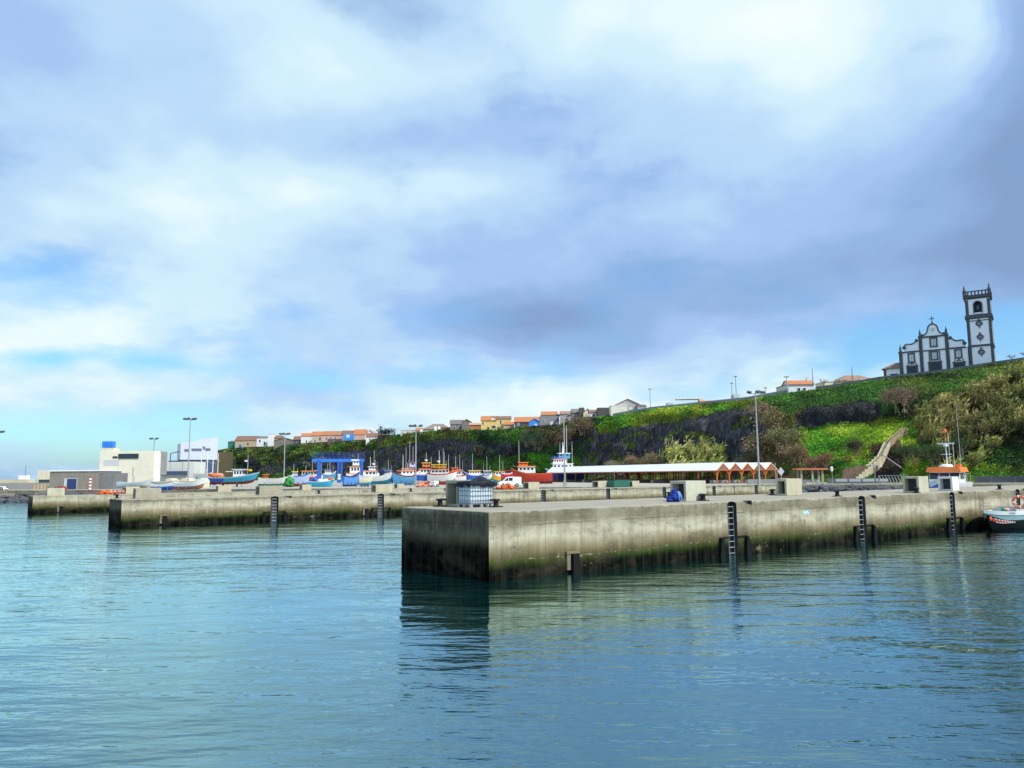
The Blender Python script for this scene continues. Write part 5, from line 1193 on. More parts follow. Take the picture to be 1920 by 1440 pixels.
cane('cane_thicket','small clump of pale canes at the foot of the slope behind the pilot boat',1735,1860,.02,.26,500,3.0,[(.38,.35,.10),(.28,.30,.08)],2.0)
SHR=[(1148,.10,6,(.30,.25,.15),'grey leafless shrub at the left foot of the cane stand'),(1185,.12,7.5,(.27,.21,.12),'large grey-brown twiggy shrub left of the pale canes'),(1222,.12,7.5,(.29,.24,.12),'brown twiggy shrub touching the left edge of the pale canes'),(1165,.08,6,(.26,.22,.13),'low grey shrub above the middle of the white shelter roof'),
 (1090,.72,9,(.22,.15,.09),'tall leafless brownish shrub under the grey stone house on the cliff top'),(1066,.62,8,(.20,.15,.085),'leafless brown shrub left of the shrub under the grey stone house'),
 (1392,.12,6,(.24,.20,.10),'greyish shrub between the canes and the tall floodlight mast'),(1425,.25,9,(.24,.18,.09),'big brown bare shrub behind the tall floodlight mast'),(1450,.50,8.5,(.22,.18,.08),'brown bare shrub high on the slope right of the tall mast'),(1462,.30,8,(.20,.20,.08),'olive bare shrub right of the tall mast'),(1430,.66,7,(.22,.17,.10),'brown shrub just below the cliff wall right of the tall mast'),(1480,.18,6,(.27,.19,.09),'reddish brown shrub at the left of the green slope'),
 (1688,.62,7,(.20,.13,.09),'pinkish leafless shrub below the left end of the church'),(1515,.10,4.5,(.24,.13,.07),'reddish dry shrub behind the orange bus shelter'),(1545,.13,4.5,(.24,.14,.07),'reddish dry shrub between the bus shelter and the stairs'),
 (1598,.25,4.2,(.06,.075,.03),'dark overhanging bush above the earth hollow beside the stairs'),(900,.5,6,(.03,.06,.03),'dark bush on the cliff above the yellow-roofed boats'),(1010,.55,8,(.03,.075,.035),'dark green bush below the bright blue house'),(985,.62,7,(.035,.08,.04),'dark green bush on the cliff left of the bright blue house'),(1740,.14,5,(.03,.085,.02),'dense dark green bush right of the stairs'),(1700,.16,5,(.03,.08,.02),'dark green bush close beside the stairs'),(1790,.20,5,(.035,.085,.02),'dark green bush behind the mast of the pilot boat')]
for k,(px,z,h,lc,lab) in enumerate(SHR):
    p=surf(px,z); p-=Vector((p.x,p.y,0)).normalized()*2.0
    bare_shrub('shrub' if lc and lc[1]>lc[0] else 'bare_shrub',lab,p,h,lc,2000 if lc else 0,grp='shrubs on the slope',seed=20+k)
def bare_tree(label,px,pyb,h,Y,seed,bark=TWIG,leafc=None):
    random.seed(seed); P=gy(px,pyb,Y); t=thing('pollarded_tree',label,'tree',P,0,'bare pollarded trees on the cliff top'); mb=MB(); mb.cyl((0,0,-1),(.05,0,h*.42),h*.05,h*.04,7)
    mb.build('trunk',bark,t); mb=MB()
    for k in range(6):
        a=k*PI/3+random.random()*.5; branches(mb,Vector((.05,0,h*.40)),Vector((math.cos(a)*.9,math.sin(a)*.9,.55)).normalized(),h*.24,h*.03,2,.35,.25,None,(2,3))
    mb.build('crown',bark,t); return t
bare_tree('bare pollarded tree right of the cream house with two windows',1545,728,3.4,214,5); bare_tree('second bare pollarded tree left of the brown-roofed house',1572,724,2.6,211,6)
bare_tree('dark bare pollarded tree right of the church tower',1897,680,2.6,186,9,BASALT); bare_tree('dark bare pollarded tree at the right edge on the cliff top',1922,676,3.0,184,10,BASALT); bare_tree('third small bare tree left of the brown hip-roofed house',1583,722,2.2,209,12)
P=gy(724,820,455); t=thing('dark_tree','dark green tree among the low roofs on the left cliff top','tree',P); MB().cyl((0,0,-2),(0,0,3),.3,.2,7).build('trunk',BARK,t)
n=900; q=rng.normal(size=(n,3))*np.array([[2.6,1.5,1.0]])+np.array([[0,0,3.2]]); quad_cloud('crown',q,.5+.5*rng.random(n),np.array([[.03,.055,.045]])*(.5+rng.random((n,1))),LEAF,parent=t)
n=150; q=rng.normal(size=(n,3))*np.array([[.5,.4,1.3]])+np.array([[-3.2,0,4.6]]); quad_cloud('top',q,.4+.4*rng.random(n),np.array([[.03,.05,.04]])*(.5+rng.random((n,1))),LEAF,parent=t)
# ------------------------------------------------------------------ stairs up the slope
STAIR=pm('weathered_stair_concrete',(.56,.50,.35),.9,.35,1.2,streak=.4)
def stairs():
    t=thing('stairs','pale concrete stairs with stepped side walls climbing the green slope','stairs',(0,0,0))
    pts=[(1590,897,.035),(1640,856,.20),(1656,826,.33),(1690,803,.45)]
    W3=[surf(p[0],p[2]) for p in pts]; W3[0].z=GZ+.2; W3=[p-Vector((p.x,p.y,0)).normalized()*2.0+Vector((0,0,.1)) for p in W3]
    nn=0
    for a,b in zip(W3[:-1],W3[1:]):
        d=b-a; hd=Vector((d.x,d.y,0)); k=max(4,int(d.z/.25)); side=Vector((-hd.y,hd.x,0)).normalized()
        rz=math.atan2(hd.y,hd.x); st=hd.length/k; wd=1.1 if nn==0 else .8; dep=2.4 if nn==0 else 1.2
        mb=MB()
        for i in range(k):
            c=a+hd*((i+.5)/k); z=a.z+d.z*(i+1)/k
            mb.box((c.x,c.y,z-dep/2),(st+.01*(i%2),wd,dep),rz=rz)
        mb.build('flight',STAIR if nn<2 else pm('brown_concrete',(.34,.27,.16),.9,.2,1),t)
        for s in (-1,1):
            o=side*(s*(wd/2+.14)); mb=MB(); mt=STAIR if nn<2 else pm('brown_concrete',(.34,.27,.16),.9,.2,1)
            if nn==0:
                for i in range(9):
                    c=a+hd*((i+.5)/9)+o; z=a.z+d.z*(i+1)/9+.45
                    mb.box((c.x,c.y,z-1.3),(hd.length/9+.004*(i%2),.22+.004*(i%2),2.6),rz=rz)
            else:
                n_=side*.10; up=Vector((0,0,.45)); dn=Vector((0,0,-1.2))
                q=[a+o-n_,b+o-n_,b+o+n_,a+o+n_]; mb.add([p+dn for p in q]+[p+up for p in q],[(0,1,5,4),(3,7,6,2),(4,5,6,7),(0,4,7,3),(1,2,6,5)])
            mb.build('side_wall',mt,t)
        nn+=1
stairs()
p=surf(1612,.10); p-=Vector((p.x,p.y,0)).normalized()*2.5
t=thing('retaining_wall','brownish earth-coloured retaining wall left of the stairs','wall',(p.x,p.y,GZ)); MB().prism([(-5,0),(2.8,0),(2.8,3.5),(1.6,3.7),(.4,3.4),(-1.2,3.6),(-2.4,3.1),(-3.6,3.2),(-4.6,2.4)],0,.6).build('wall',pm('earth_wall',(.19,.13,.085),.95,.5,1,bump=.8,streak=.6),t)
p=surf(1735,.22)-Vector((2,3,0)); q=surf(1690,.10)-Vector((1,4,0))
a=gy(1655,853,150); b=gy(1690,877,147)
o=MB().cyl((0,0,0),tuple(b-a),.12,n=6).build('handrail_pipe',pm('grey_pipe',(.25,.25,.24),.7,.2,2)); o.location=a; tag(o,'grey pipe slanting down the dark slope right of the stairs','pipe')
# ------------------------------------------------------------------ houses along the cliff top
def house(label,px0,px1,ytop,ybase,wall,roof,kind='gx',dY=7,depth=None,yaw=0,wins=(),rf=.36,name='house',chim=None,door=None,grp='houses along the cliff top'):
    pc=(px0+px1)/2; Y=edgeY(pc)+dY; P=gy(pc,ybase,Y); Wd=(px1-px0)*Y/1454; H=(ybase-ytop)*Y/1454; D=depth or max(5,Wd*.7)
    t=thing(name,label,'house' if name=='house' else name.replace('_',' '),P,yaw,grp)
    hr=H*rf if kind!='flat' else 0; hw=H-hr; ov=.3
    mb=MB(); mb.bx(-Wd/2,Wd/2,0,D,-4,hw)
    if kind=='gy': mb.add([(-Wd/2,0,hw),(Wd/2,0,hw),(0,0,H),(-Wd/2,D,hw),(Wd/2,D,hw),(0,D,H)],[(0,1,2),(3,5,4)])
    if kind=='gx': mb.add([(-Wd/2,0,hw),(-Wd/2,D,hw),(-Wd/2,D/2,H),(Wd/2,0,hw),(Wd/2,D,hw),(Wd/2,D/2,H)],[(0,2,1),(3,4,5)])
    if kind=='mono': mb.prism([(0,hw),(D,hw),(D,H)],-Wd/2,Wd/2,plane='yz')
    mb.build('wall',wall,t)
    if roof is not None:
        r=MB(); a=.18
        if kind=='gx':
            for (y0,z0,y1,z1) in ((-ov,hw-.1,D/2,H),(D+ov,hw-.1,D/2,H)):
                r.add([(-Wd/2-ov,y0,z0+.02),(Wd/2+ov,y0,z0+.02),(Wd/2+ov,y1,z1+.02),(-Wd/2-ov,y1,z1+.02),(-Wd/2-ov,y0,z0+a),(Wd/2+ov,y0,z0+a),(Wd/2+ov,y1,z1+a),(-Wd/2-ov,y1,z1+a)],[(0,1,2,3),(4,5,6,7),(0,1,5,4),(0,3,7,4),(1,2,6,5)])
        elif kind=='gy':
            for s in (-1,1):
                r.add([(s*(Wd/2+ov),-ov,hw-.1),(s*(Wd/2+ov),D+ov,hw-.1),(0,D+ov,H+.02),(0,-ov,H+.02),(s*(Wd/2+ov),-ov,hw+a-.1),(s*(Wd/2+ov),D+ov,hw+a-.1),(0,D+ov,H+a),(0,-ov,H+a)],[(0,1,2,3),(4,5,6,7),(0,3,7,4),(0,1,5,4)])
        elif kind=='hip':
            k=min(Wd,D)*.5*.9; z0=hw; zz=H
            r.add([(-Wd/2-ov,-ov,z0),(Wd/2+ov,-ov,z0),(Wd/2+ov,D+ov,z0),(-Wd/2-ov,D+ov,z0),(-Wd/2+k,D/2,zz),(Wd/2-k,D/2,zz)],[(0,1,5,4),(1,2,5),(2,3,4,5),(3,0,4),(0,3,2,1)])
        elif kind=='mono':
            r.add([(-Wd/2-ov,-ov,hw),(Wd/2+ov,-ov,hw),(Wd/2+ov,D+ov,H+.06),(-Wd/2-ov,D+ov,H+.06),(-Wd/2-ov,-ov,hw+a),(Wd/2+ov,-ov,hw+a),(Wd/2+ov,D+ov,H+.06+a),(-Wd/2-ov,D+ov,H+.06+a)],[(0,1,2,3),(4,5,6,7),(0,1,5,4),(0,3,7,4),(1,2,6,5)])
        else: r.bx(-Wd/2-.1,Wd/2+.1,-.1,D+.1,hw+.002,hw+.22)
        ro=r.build('roof',roof,t)
        if chim: MB().box((chim*Wd,D*.5,H+.3),(.7,.7,1.6)).build('chimney',CREAM,ro)
    for wn in wins:
        u,v,ww,hh=wn[:4]; gm=wn[4] if len(wn)>4 else GLASS
        x=-Wd/2+u*Wd; z=v*hw; w2=ww*Wd/2; h2=hh*hw/2
        o=MB().bx(x-w2,x+w2,-.03,-.003,z-h2,z+h2).build('window',gm,t)
        MB().bx(x-w2-.12,x-w2,-.07,-.002,z-h2,z+h2).bx(x+w2,x+w2+.12,-.07,-.002,z-h2,z+h2).bx(x-w2-.12,x+w2+.12,-.07,-.002,z+h2,z+h2+.12).bx(x-w2-.12,x+w2+.12,-.10,-.002,z-h2-.12,z-h2).build('frame',WHITE,o)
    if door is not None: MB().bx(-Wd/2+door*Wd-.45,-Wd/2+door*Wd+.45,-.05,-.004,0,2.1).build('door',NAVY,t)
    return t
W2=((.3,.55,.12,.34),(.7,.55,.12,.34))
house('shed hung with bright green netting at the left end of the cliff top',427,452,826,841,NETG,BROWNR,'mono',name='shed',rf=.2)
house('beige house with a long red-brown roof right of the green netted shed',440,481,817,842,TANW,BROWNR,'gx',9,wins=((.25,.35,.12,.4,BLUE),(.6,.6,.08,.3)))
house('pale house with small dark windows left of the white block',481,501,818,836,WHITE,GREYR,'gx',8,rf=.15,wins=((.3,.6,.14,.3),(.75,.3,.16,.4)))
house('narrow white block with a grey cap on the left cliff top',502,512,814,832,CLEANW,LGREY,'flat',7,depth=6)
house('house with an olive gable peeping over the big grey gable',512,528,816.5,830,pm('olive_wall',(.36,.32,.18),.85,.2,.6),BROWNR,'gx',16)
house('big windowless grey gable wall on the left cliff top',513,552,821,842,pm('brown_grey_render',(.21,.19,.165),.9,.2,.4,streak=.3),BROWNR,'gy',3,rf=.25)
house('dark stone outbuilding between the grey gable and the white house',550,566,818,836,DARKW,BROWNR,'gx',6,wins=((.5,.5,.2,.25),))
house('white house with a low white gable and orange roof',564,588,812,832,CLEANW,TERRA,'gx',7,rf=.28,wins=((.45,.3,.08,.3),),chim=.3)
house('beige house with a bright orange roof on the left cliff top',584,606,809,831,pm('beige_wall',(.58,.47,.36),.85,.15,.6),TERRA,'gx',8,rf=.34,wins=((.30,.3,.1,.35),(.72,.55,.14,.4)))
house('pinkish house with a wide brown-orange roof, right of the bright orange roof',605,641,808,831,PINKW,roofm('worn_orange_tile',(.45,.19,.09)),'gx',8,rf=.34,wins=((.2,.6,.06,.3),(.42,.6,.06,.3),(.65,.6,.06,.3)))
house('dark grey concrete box overhanging the cliff edge',614,640,823,838,pm('dark_grey_render',(.11,.105,.105),.9,.25,.6),None,'flat',1.5,wins=((.45,.62,.09,.2),),name='outbuilding',depth=5)
house('red-brown roofed house behind the bright blue house front',640,668,807,826,pm('brick_pink_wall',(.45,.25,.2),.85,.2,.6),BROWNR,'gx',14)
house('bright blue house front with a pale square window on the left cliff top',644,662.5,813.5,828,BLUEW,None,'flat',5,depth=5,wins=((.45,.7,.28,.34,SHUT),))
house('pink house with an orange roof and white gable',664,686,805,828,PINKW,TERRA,'gx',8,rf=.42)
house('white gable-ended house right of the pink house',684,702,806,828,CLEANW,TERRA,'gy',9,rf=.45)
house('small white house with a dark brown roof below the white gable',686,717,812,826,CLEANW,BROWNR,'gx',3,rf=.5,wins=((.25,.4,.08,.4),))
house('low dark stone house right of the small white house',708,740,816,827,DARKW,GREYR,'flat',2.5,name='outbuilding')
house('long low white and grey house at the left of the lamp on the cliff',751,790,806.5,815,pm('weathered_white',(.60,.58,.52),.85,.25,.8),LGREY,'flat',6,wins=((.35,.5,.06,.4),(.6,.5,.05,.4)))
house('low house with a pale corrugated roof below the big grey roof',788,812,805,814,LGREY,pm('pale_corrugated',(.62,.66,.68),.5,.1,1),'mono',3,rf=.5)
house('house with a pale orange roof left of the big grey roof',781,797,802,812,TANW,TERRA,'gx',10,rf=.5)
house('wide house with a big grey-brown hipped roof',793,846,793.5,812,GREYW,roofm('grey_brown_tile',(.27,.21,.18)),'hip',12,rf=.6)
house('low dark wall with a brown shed under the grey roofs',826,848,801,812,pm('brown_wall',(.17,.11,.07),.9,.3,.8),None,'flat',3,name='outbuilding')
house('grey-brown gabled house with dark openings, left of the tall grey one',844,869,787,808,pm('mixed_grey_render',(.26,.24,.21),.9,.3,.6),GREYR,'gx',7,rf=.4,wins=((.3,.5,.12,.5),(.75,.5,.12,.6)))
house('tall grey house with a bare side wall left of the small orange-red house',866,884,786,806,pm('plain_grey_render',(.22,.20,.185),.9,.2,.5),GREYR,'gy',10,rf=.3)
house('small orange-red house with a pale roof left of the big yellow house',880,902,792,808,pm('orange_red_wall',(.45,.20,.11),.85,.2,.8),roofm('pale_pink_tile',(.60,.36,.25)),'mono',5,rf=.3)
house('big yellow house with a white gable and orange roof',902,934,779.5,809,YELW,TERRA,'gx',6,rf=.30,wins=((.75,.42,.22,.22,GLASS),(.12,.75,.08,.25)),door=.42)
house('white gable wing of the yellow house',916,935,780,800,CLEANW,TERRA,'gy',9,rf=.45)
house('yellow house with a flat brown roof right of the white gable',931,958,780,809,YELW,BROWNR,'gx',6.5,rf=.18,wins=((.3,.75,.1,.3),),door=.12)
house('low house with an orange roof at the foot of the second yellow house',944,964,790,803,TANW,TERRA,'mono',4,rf=.5)
house('wide low house with an orange and grey roof left of the bright blue house',965,1012,781,801,DARKW,TERRA,'gx',8,rf=.5,wins=((.15,.55,.06,.35,BLUE),))
house('bright blue gabled house with a white window',992,1013,785,803,BLUEW,LBLUE,'gy',4,rf=.35,wins=((.6,.5,.2,.36,SHUT),))
house('tall white-sided house with an orange roof above the grey stone house',1016,1045,771,790,pm('grey_white_render',(.50,.50,.49),.85,.15,.6),TERRA,'gx',12,rf=.36)
house('grey stone house with two pale windows below the orange roof',1012,1049,780,804,pm('grey_stone',(.26,.26,.28),.9,.3,1.2,bump=.3),None,'flat',4,wins=((.2,.62,.08,.16),(.62,.42,.14,.26,SHUT),(.90,.36,.12,.26,SHUT)))
house('tan house with a dull pink roof right of the grey stone house',1052,1075,770.5,794,pm('dull_tan',(.42,.34,.28),.85,.2,.6),roofm('pink_brown_tile',(.36,.20,.15)),'gx',8,rf=.25,wins=((.5,.72,.3,.2),(.45,.45,.25,.18)))
house('dark-roofed house with a square dark chimney tower and cream gable',1073,1096,766,788,pm('cool_grey_render',(.24,.22,.20),.9,.2,.6),GREYR,'gx',8,rf=.35)
house('dark square tower rising beside the dark-roofed house',1087,1096,764,782,DARKW,None,'flat',6,depth=4,name='outbuilding')
house('cream gable-ended house right of the dark tower',1094,1110,766.5,784,CREAM,BROWNR,'gy',8,rf=.4)
house('white house with a brown roof and one dark window',1106,1127,768,784,CLEANW,BROWNR,'gx',6,rf=.34,wins=((.35,.5,.18,.42),))
house('dark grey block with a flat top between the white house and the cream box',1121,1146,764,783,DARKW,None,'flat',6,name='outbuilding')
house('cream and white box-shaped house in front of the big grey gable',1146,1177,760.5,781,pm('soft_cream',(.74,.71,.58),.8,.1,.5),CLEANW,'flat',3.5,depth=6,wins=((.72,.55,.1,.3,SHUT),))
t=house('large pale grey gabled house with a thin red roof edge on the cliff top',1155,1200,748,776,pm('pale_grey_gable',(.42,.41,.40),.85,.1,.4),roofm('red_verge_tile',(.42,.13,.09)),'gy',9,rf=.38,wins=((.62,.6,.09,.22,SHUT),))
house('white side wing of the large grey gabled house',1199,1212,757,776,CLEANW,BROWNR,'mono',10,rf=.25,wins=((.3,.6,.14,.4),(.7,.6,.14,.4)))
house('small pale box on the cliff top left of the white colonnade',1252,1262,755,765,LGREY,None,'flat',4,name='outbuilding',depth=3)
house('low house with a long orange roof right of the white colonnade',1316,1366,750,757,CREAM,TERRA,'gx',9,rf=.7)
house('pale cube carrying a lamp on the cliff top',1376,1387,739,752,LGREY,None,'flat',4,name='outbuilding',depth=3)
house('cream house with two dark windows and an orange roof, left of the bare trees',1479,1527,712,740,pm('bluish_white_wall',(.72,.76,.78),.8,.08,.5),TERRA,'gx',6,rf=.30,wins=((.40,.5,.11,.30),(.62,.5,.11,.30)),chim=.4)
house('cream end block of the house with two dark windows',1474,1489,722,742,CREAM,BROWNR,'flat',5,depth=8)
house('low cream house front behind the bare trees',1545,1582,716,729,CREAM,LGREY,'flat',11,depth=6)
house('brown hip-roofed house left of the church',1572,1648,700,722,CREAM,roofm('dusty_brown_tile',(.33,.20,.13)),'hip',14,rf=.62,wins=((.5,.5,.14,.5),))
house('small white wall house at the right end of the brown hip roof',1614,1646,710,722,CLEANW,None,'flat',7,depth=4,name='outbuilding')
for k,(px,lab) in enumerate([(816,'white water tank on a roof, left one of two on the cliff top'),(823,'white water tank on a roof, right one of two on the cliff top')]):
    Y=edgeY(px)+5; P=gy(px,806,Y); o=MB().lathe([(.75,-2),(.75,1.3),(.5,1.7),(.2,1.8)],10).build('water_tank',CLEANW); o.location=P; tag(o,lab,'tank')
# white colonnade
Y=edgeY(1293)+6; P=gy(1293,756.5,Y); t=thing('colonnade','white open colonnade with a flat roof on the cliff top','pergola',P,-.1); w=49*Y/1454
MB().bx(-w/2,w/2,0,4,1.55,1.95).build('roof',CLEANW,t); MB().bx(w/2-1.2,w/2+.3,0,4,0,1.545).build('end_wall',CREAM,t)
for k in range(10): MB().box((-w/2+.4+k*w*.085,.3,.45),(.22,.22,2.18)).build('column',CLEANW,t)
# parapet along the cliff road
def parapet(label,pxs,hh,mat):
    mb=MB(); P=[edge(p)+Vector((edge(p).x,edge(p).y,0)).normalized()*1.0 for p in pxs]
    for a,b in zip(P[:-1],P[1:]):
        s=Vector((-(b-a).y,(b-a).x,0)).normalized()*.2
        z=Vector((0,0,hh)); d=Vector((0,0,1.0))
        mb.add([a-s-d,b-s-d,b+s-d,a+s-d,a-s+z,b-s+z,b+s+z,a+s+z],[(0,1,5,4),(2,3,7,6),(4,5,6,7)])
    o=mb.build('parapet',mat); tag(o,label,'wall')
parapet('long grey parapet along the cliff road between grey gabled house and cream house',[1150+12*k for k in range(28)],1.0,pm('parapet_grey',(.26,.27,.28),.9,.2,.4))
parapet('grey parapet on the cliff edge in front of the church and the brown-roofed house',[1530+12*k for k in range(46)],.9,pm('parapet_dark',(.17,.18,.17),.9,.25,.4))
parapet('dark stone wall under the houses at the left end of the cliff',[408+9*k for k in range(38)],.9,pm('wall_brown_dark',(.15,.125,.095),.9,.3,.4))
# brown retaining block at the left end of the cliff
p=gy(412,880,552); o=MB().bx(-6.5,5,0,12,-2,gy(420,847.5,552).z-GZ).build('retaining_wall',pm('brown_retaining',(.11,.095,.05),.9,.2,.3,streak=.4)); o.location=(p.x,552,GZ); tag(o,'olive brown retaining wall at the left end of the cliff beside the tall hall','wall')
# lamps on the cliff road
for px,yt,yb,lab in [(1219.5,729,768,'street lamp right of the large grey gabled house'),(1380.5,705,742,'street lamp standing above the pale cube'),(1373,718,748,'shorter lamp just left of the pale cube'),(1476,706,736,'thin double-armed lamp left of the cream house'),(1436,727,745,'small faint lamp right of the tall harbour mast'),(1524,690,716,'thin aerial pole on the cream house'),(1598,688,706,'thin aerial pole on the brown hip roof')]:
    Y=edgeY(px)+4; P=gy(px,yb,Y); h=(yb-yt)*Y/1454
    t=thing('street_lamp',lab,'street lamp',P,0,'lamps and poles on the cliff top'); MB().cyl((0,0,-1),(0,0,h),.11,.06,6).build('pole',DSTEEL,t)
    if 'aerial' not in lab: MB().box((0,0,h),(1.3 if 'double' in lab or 'large' in lab else .9,.35,.22)).build('lamp_head',DSTEEL,t)
# ------------------------------------------------------------------ church
def church():
    O=gy(1866,683,183.0); e=Vector((.827,-.562,0)).normalized()
    t=thing('church','white church with dark basalt trim, curved gable and tall square bell tower','church',O,math.atan2(e.y,e.x))
    # local x runs along the front (0 = right end of the tower), local y into the building, z up
    WH=pm('limewash',(.88,.89,.92),.8,.06,.3,streak=.12)
    def trim(mb,x0,x1,z0,z1,p=.10): mb.bx(x0,x1,-p,-.004,z0,z1)
    # nave front: centre gable and two lower aisles
    L0,L1,M0,M1=-20.2,-5.2,-15.55,-9.75
    MB().bx(L0,M0-.002,.0,22,-3,4.75).bx(M1+.002,L1-.2,.0,22,-3,4.75).bx(M0,M1,0,22,-3,8.15).build('wall',WH,t)
    def curve(pts,n=8):
        out=[]
        for i in range(len(pts)-1):
            p0=pts[max(0,i-1)];p1=pts[i];p2=pts[i+1];p3=pts[min(len(pts)-1,i+2)]
            for k in range(n):
                s=k/n; out.append(tuple(.5*((2*p1[c])+(-p0[c]+p2[c])*s+(2*p0[c]-5*p1[c]+4*p2[c]-p3[c])*s*s+(-p0[c]+3*p1[c]-3*p2[c]+p3[c])*s**3) for c in (0,1)))
        return out+[pts[-1]]
    cx=(M0+M1)/2
    half=[(2.55,8.55),(2.0,8.7),(1.35,9.3),(1.15,10.1),(.95,10.75),(.5,11.2),(0,11.35)]
    lc=curve([(cx-a,b) for a,b in half]); rc=curve([(cx+a,b) for a,b in half[::-1]])
    poly=lc+rc[1:]+[(cx+2.55,8.16),(cx-2.55,8.16)]
    MB().prism(poly,0,.6).build('gable',WH,t)
    mb=MB(); pr=[(x,-.08,z) for x,z in lc+rc[1:]]
    for a,b in zip(pr[:-1],pr[1:]): mb.cyl((a[0],a[1],a[2]),(b[0],b[1],b[2]),.17,n=6)
    for s in (-1,1): mb.cyl((cx+s*2.45,-.25,8.72),(cx+s*2.45,.3,8.72),.30,n=12)
    mb.build('gable_scroll',BASALT,t)
    # aisle scrolls
    for (xa,za,xb,zb) in ((-19.3,5.9,-16.3,7.6),(-6.0,5.75,-9.05,7.55)):
        s=1 if xb>xa else -1
        cv=curve([(xa,za+.45),(xa+s*.5,za+.85),(xa+s*1.7,za+.8),(xa+s*2.5,zb-.5),(xb,zb)])
        mb=MB(); pr=[(x,0,z) for x,z in cv]; 
        for a,b in zip(pr[:-1],pr[1:]): mb.cyl((a[0],-.08,a[2]),(b[0],-.08,b[2]),.17,n=6)
        mb.cyl((xa,-.28,za),(xa,.25,za),.45,n=12).cyl((xb-s*.1,-.28,zb-.12),(xb-s*.1,.25,zb-.12),.40,n=12)
        mb.build('aisle_scroll',BASALT,t)
        MB().prism([(xa,4.755),(M0-.02 if s>0 else M1+.02,4.755)]+[(x,z) for x,z in cv[::-1]],0,.6).build('aisle_gable',WH,t)
    mb=MB()
    for x in (L0,M0,M1): trim(mb,x-.40,x+.40,-3,4.55 if x==L0 else 8.0,.16)
    trim(mb,L0+.41,M0-.41,4.55,4.95,.18); trim(mb,M0+.41,M1-.41,4.55,4.85,.17); trim(mb,M1+.41,L1-.5,4.55,4.95,.18); trim(mb,M0+.41,M1-.41,7.95,8.35,.2)
    mb.bx(L0-.5,L0+.5,-.25,.3,4.552,4.97).bx(M0-.48,M0+.48,-.25,.3,8.002,8.5).bx(M1-.48,M1+.48,-.25,.3,8.002,8.5)
    mb.build('basalt_trim',BASALT,t)
    for (x,z) in ((L0,4.97),(M0,8.5),(M1,8.5)):
        MB().lathe([(.32,0),(.34,.25),(.2,.4),(.3,.8),(.16,1.25),(.06,1.7),(.03,2.0)],8,(x,0,z)).build('pinnacle',BASALT,t)
    mb=MB().bx(cx-.09,cx+.09,-.09,.09,11.4,13.35).bx(cx-.55,cx+.55,-.08,.08,12.55,12.75).box((cx,0,11.6),(.4,.4,.45)); mb.build('cross',BASALT,t)
    # windows and doors
    def win(x0,x1,z0,z1,name='window'):
        o=MB().bx(x0,x1,-.05,-.004,z0,z1).build(name,pm('slate_glass',(.24,.28,.34),.3,.2,2),t)
        mb=MB(); f=.34
        mb.bx(x0-f,x0,-.14,-.003,z0-f,z1+f).bx(x1,x1+f,-.14,-.003,z0-f,z1+f).bx(x0,x1,-.14,-.003,z1,z1+f).bx(x0,x1,-.14,-.003,z0-f,z0)
        mb.build('surround',BASALT,o)
        m2=MB(); w=(x1-x0)
        for k in range(1,3): m2.bx(x0+w*k/3-.07,x0+w*k/3+.07,-.075,-.052,z0,z1)
        for k in (1,2,3): m2.bx(x0,x1,-.071,-.0515,z0+(z1-z0)*k/4-.05,z0+(z1-z0)*k/4+.05)
        m2.bx(x0,x0+.12,-.0755,-.052,z0,z1).bx(x1-.12,x1,-.0755,-.052,z0,z1)
        m2.build('sash',SHUT,o)
    win(-18.3,-17.3,2.25,4.1); win(-13.2,-12.15,2.4,4.15); win(-8.0,-6.95,2.4,4.1); win(-13.2,-12.1,5.75,7.6)
    def door(xc,w,zt,hd):
        o=MB().bx(xc-w/2,xc+w/2,-.05,-.004,-3,zt).build('door',pm('dark_green_door',(.012,.035,.055),.5,.25,2),t)
        mb=MB().bx(xc-w/2-.35,xc-w/2,-.16,-.003,-3,zt+.35).bx(xc+w/2,xc+w/2+.35,-.16,-.003,-3,zt+.35).bx(xc-w/2,xc+w/2,-.16,-.003,zt,zt+.35).bx(xc-w/2-.5,xc+w/2+.5,-.24,-.162,zt+.3,zt+.5)
        if hd: mb.prism([(xc-.7,zt+.75),(xc-.35,zt+1.0),(xc,zt+1.25),(xc+.35,zt+1.0),(xc+.7,zt+.75)],-.14,-.003)
        mb.build('surround',BASALT,o)
        if hd:
            mb=MB()
            for s in (-1,1): mb.bx(xc+s*.9-.08,xc+s*.9+.08,-.12,-.003,zt+.502,2.0).prism([(xc+s*.82,zt+.502),(xc+s*1.25,zt+.502),(xc+s*.9,zt+.9)],-.125,-.0035)
            mb.build('over_door_trim',BASALT,o)
    door(-17.75,1.9,.75,True); door(-12.65,2.3,1.35,False); door(-7.45,1.9,.75,True)
    mb=MB()
    for s in (-1,1): mb.bx(-12.65+s*1.15-.12,-12.65+s*1.15+.12,-.12,-.003,1.87,4.5)
    mb.build('centre_trim',BASALT,t)
    # roofs
    MB().prism([(M0-.2,8.0),(M1+.2,8.0),(cx,9.6)],.7,22).build('nave_roof',BROWNR,t)
    for (xa,xb) in ((L0,M0),(L1-.3,M1)): MB().prism([(xa,4.76),(xb,4.76),(xb,6.0)],.7,22).build('aisle_roof',BROWNR,t)
    # tower
    TW=5.2; x0,x1=-TW,0.0; y0,y1=-.35,4.85
    MB().bx(x0+.05,x1-.05,y0+.05,y1-.05,-3,12.8).build('tower_wall',WH,t)
    # belfry with real arched openings
    zb0,zb1=12.8,16.35; b=MB()
    ac=(x0+x1)/2; aw=.85; spr=14.85
    arch=[(ac-aw,zb0)]+[(ac-aw*math.cos(a),spr+aw*math.sin(a)) for a in np.linspace(0,PI,11)]+[(ac+aw,zb0)]
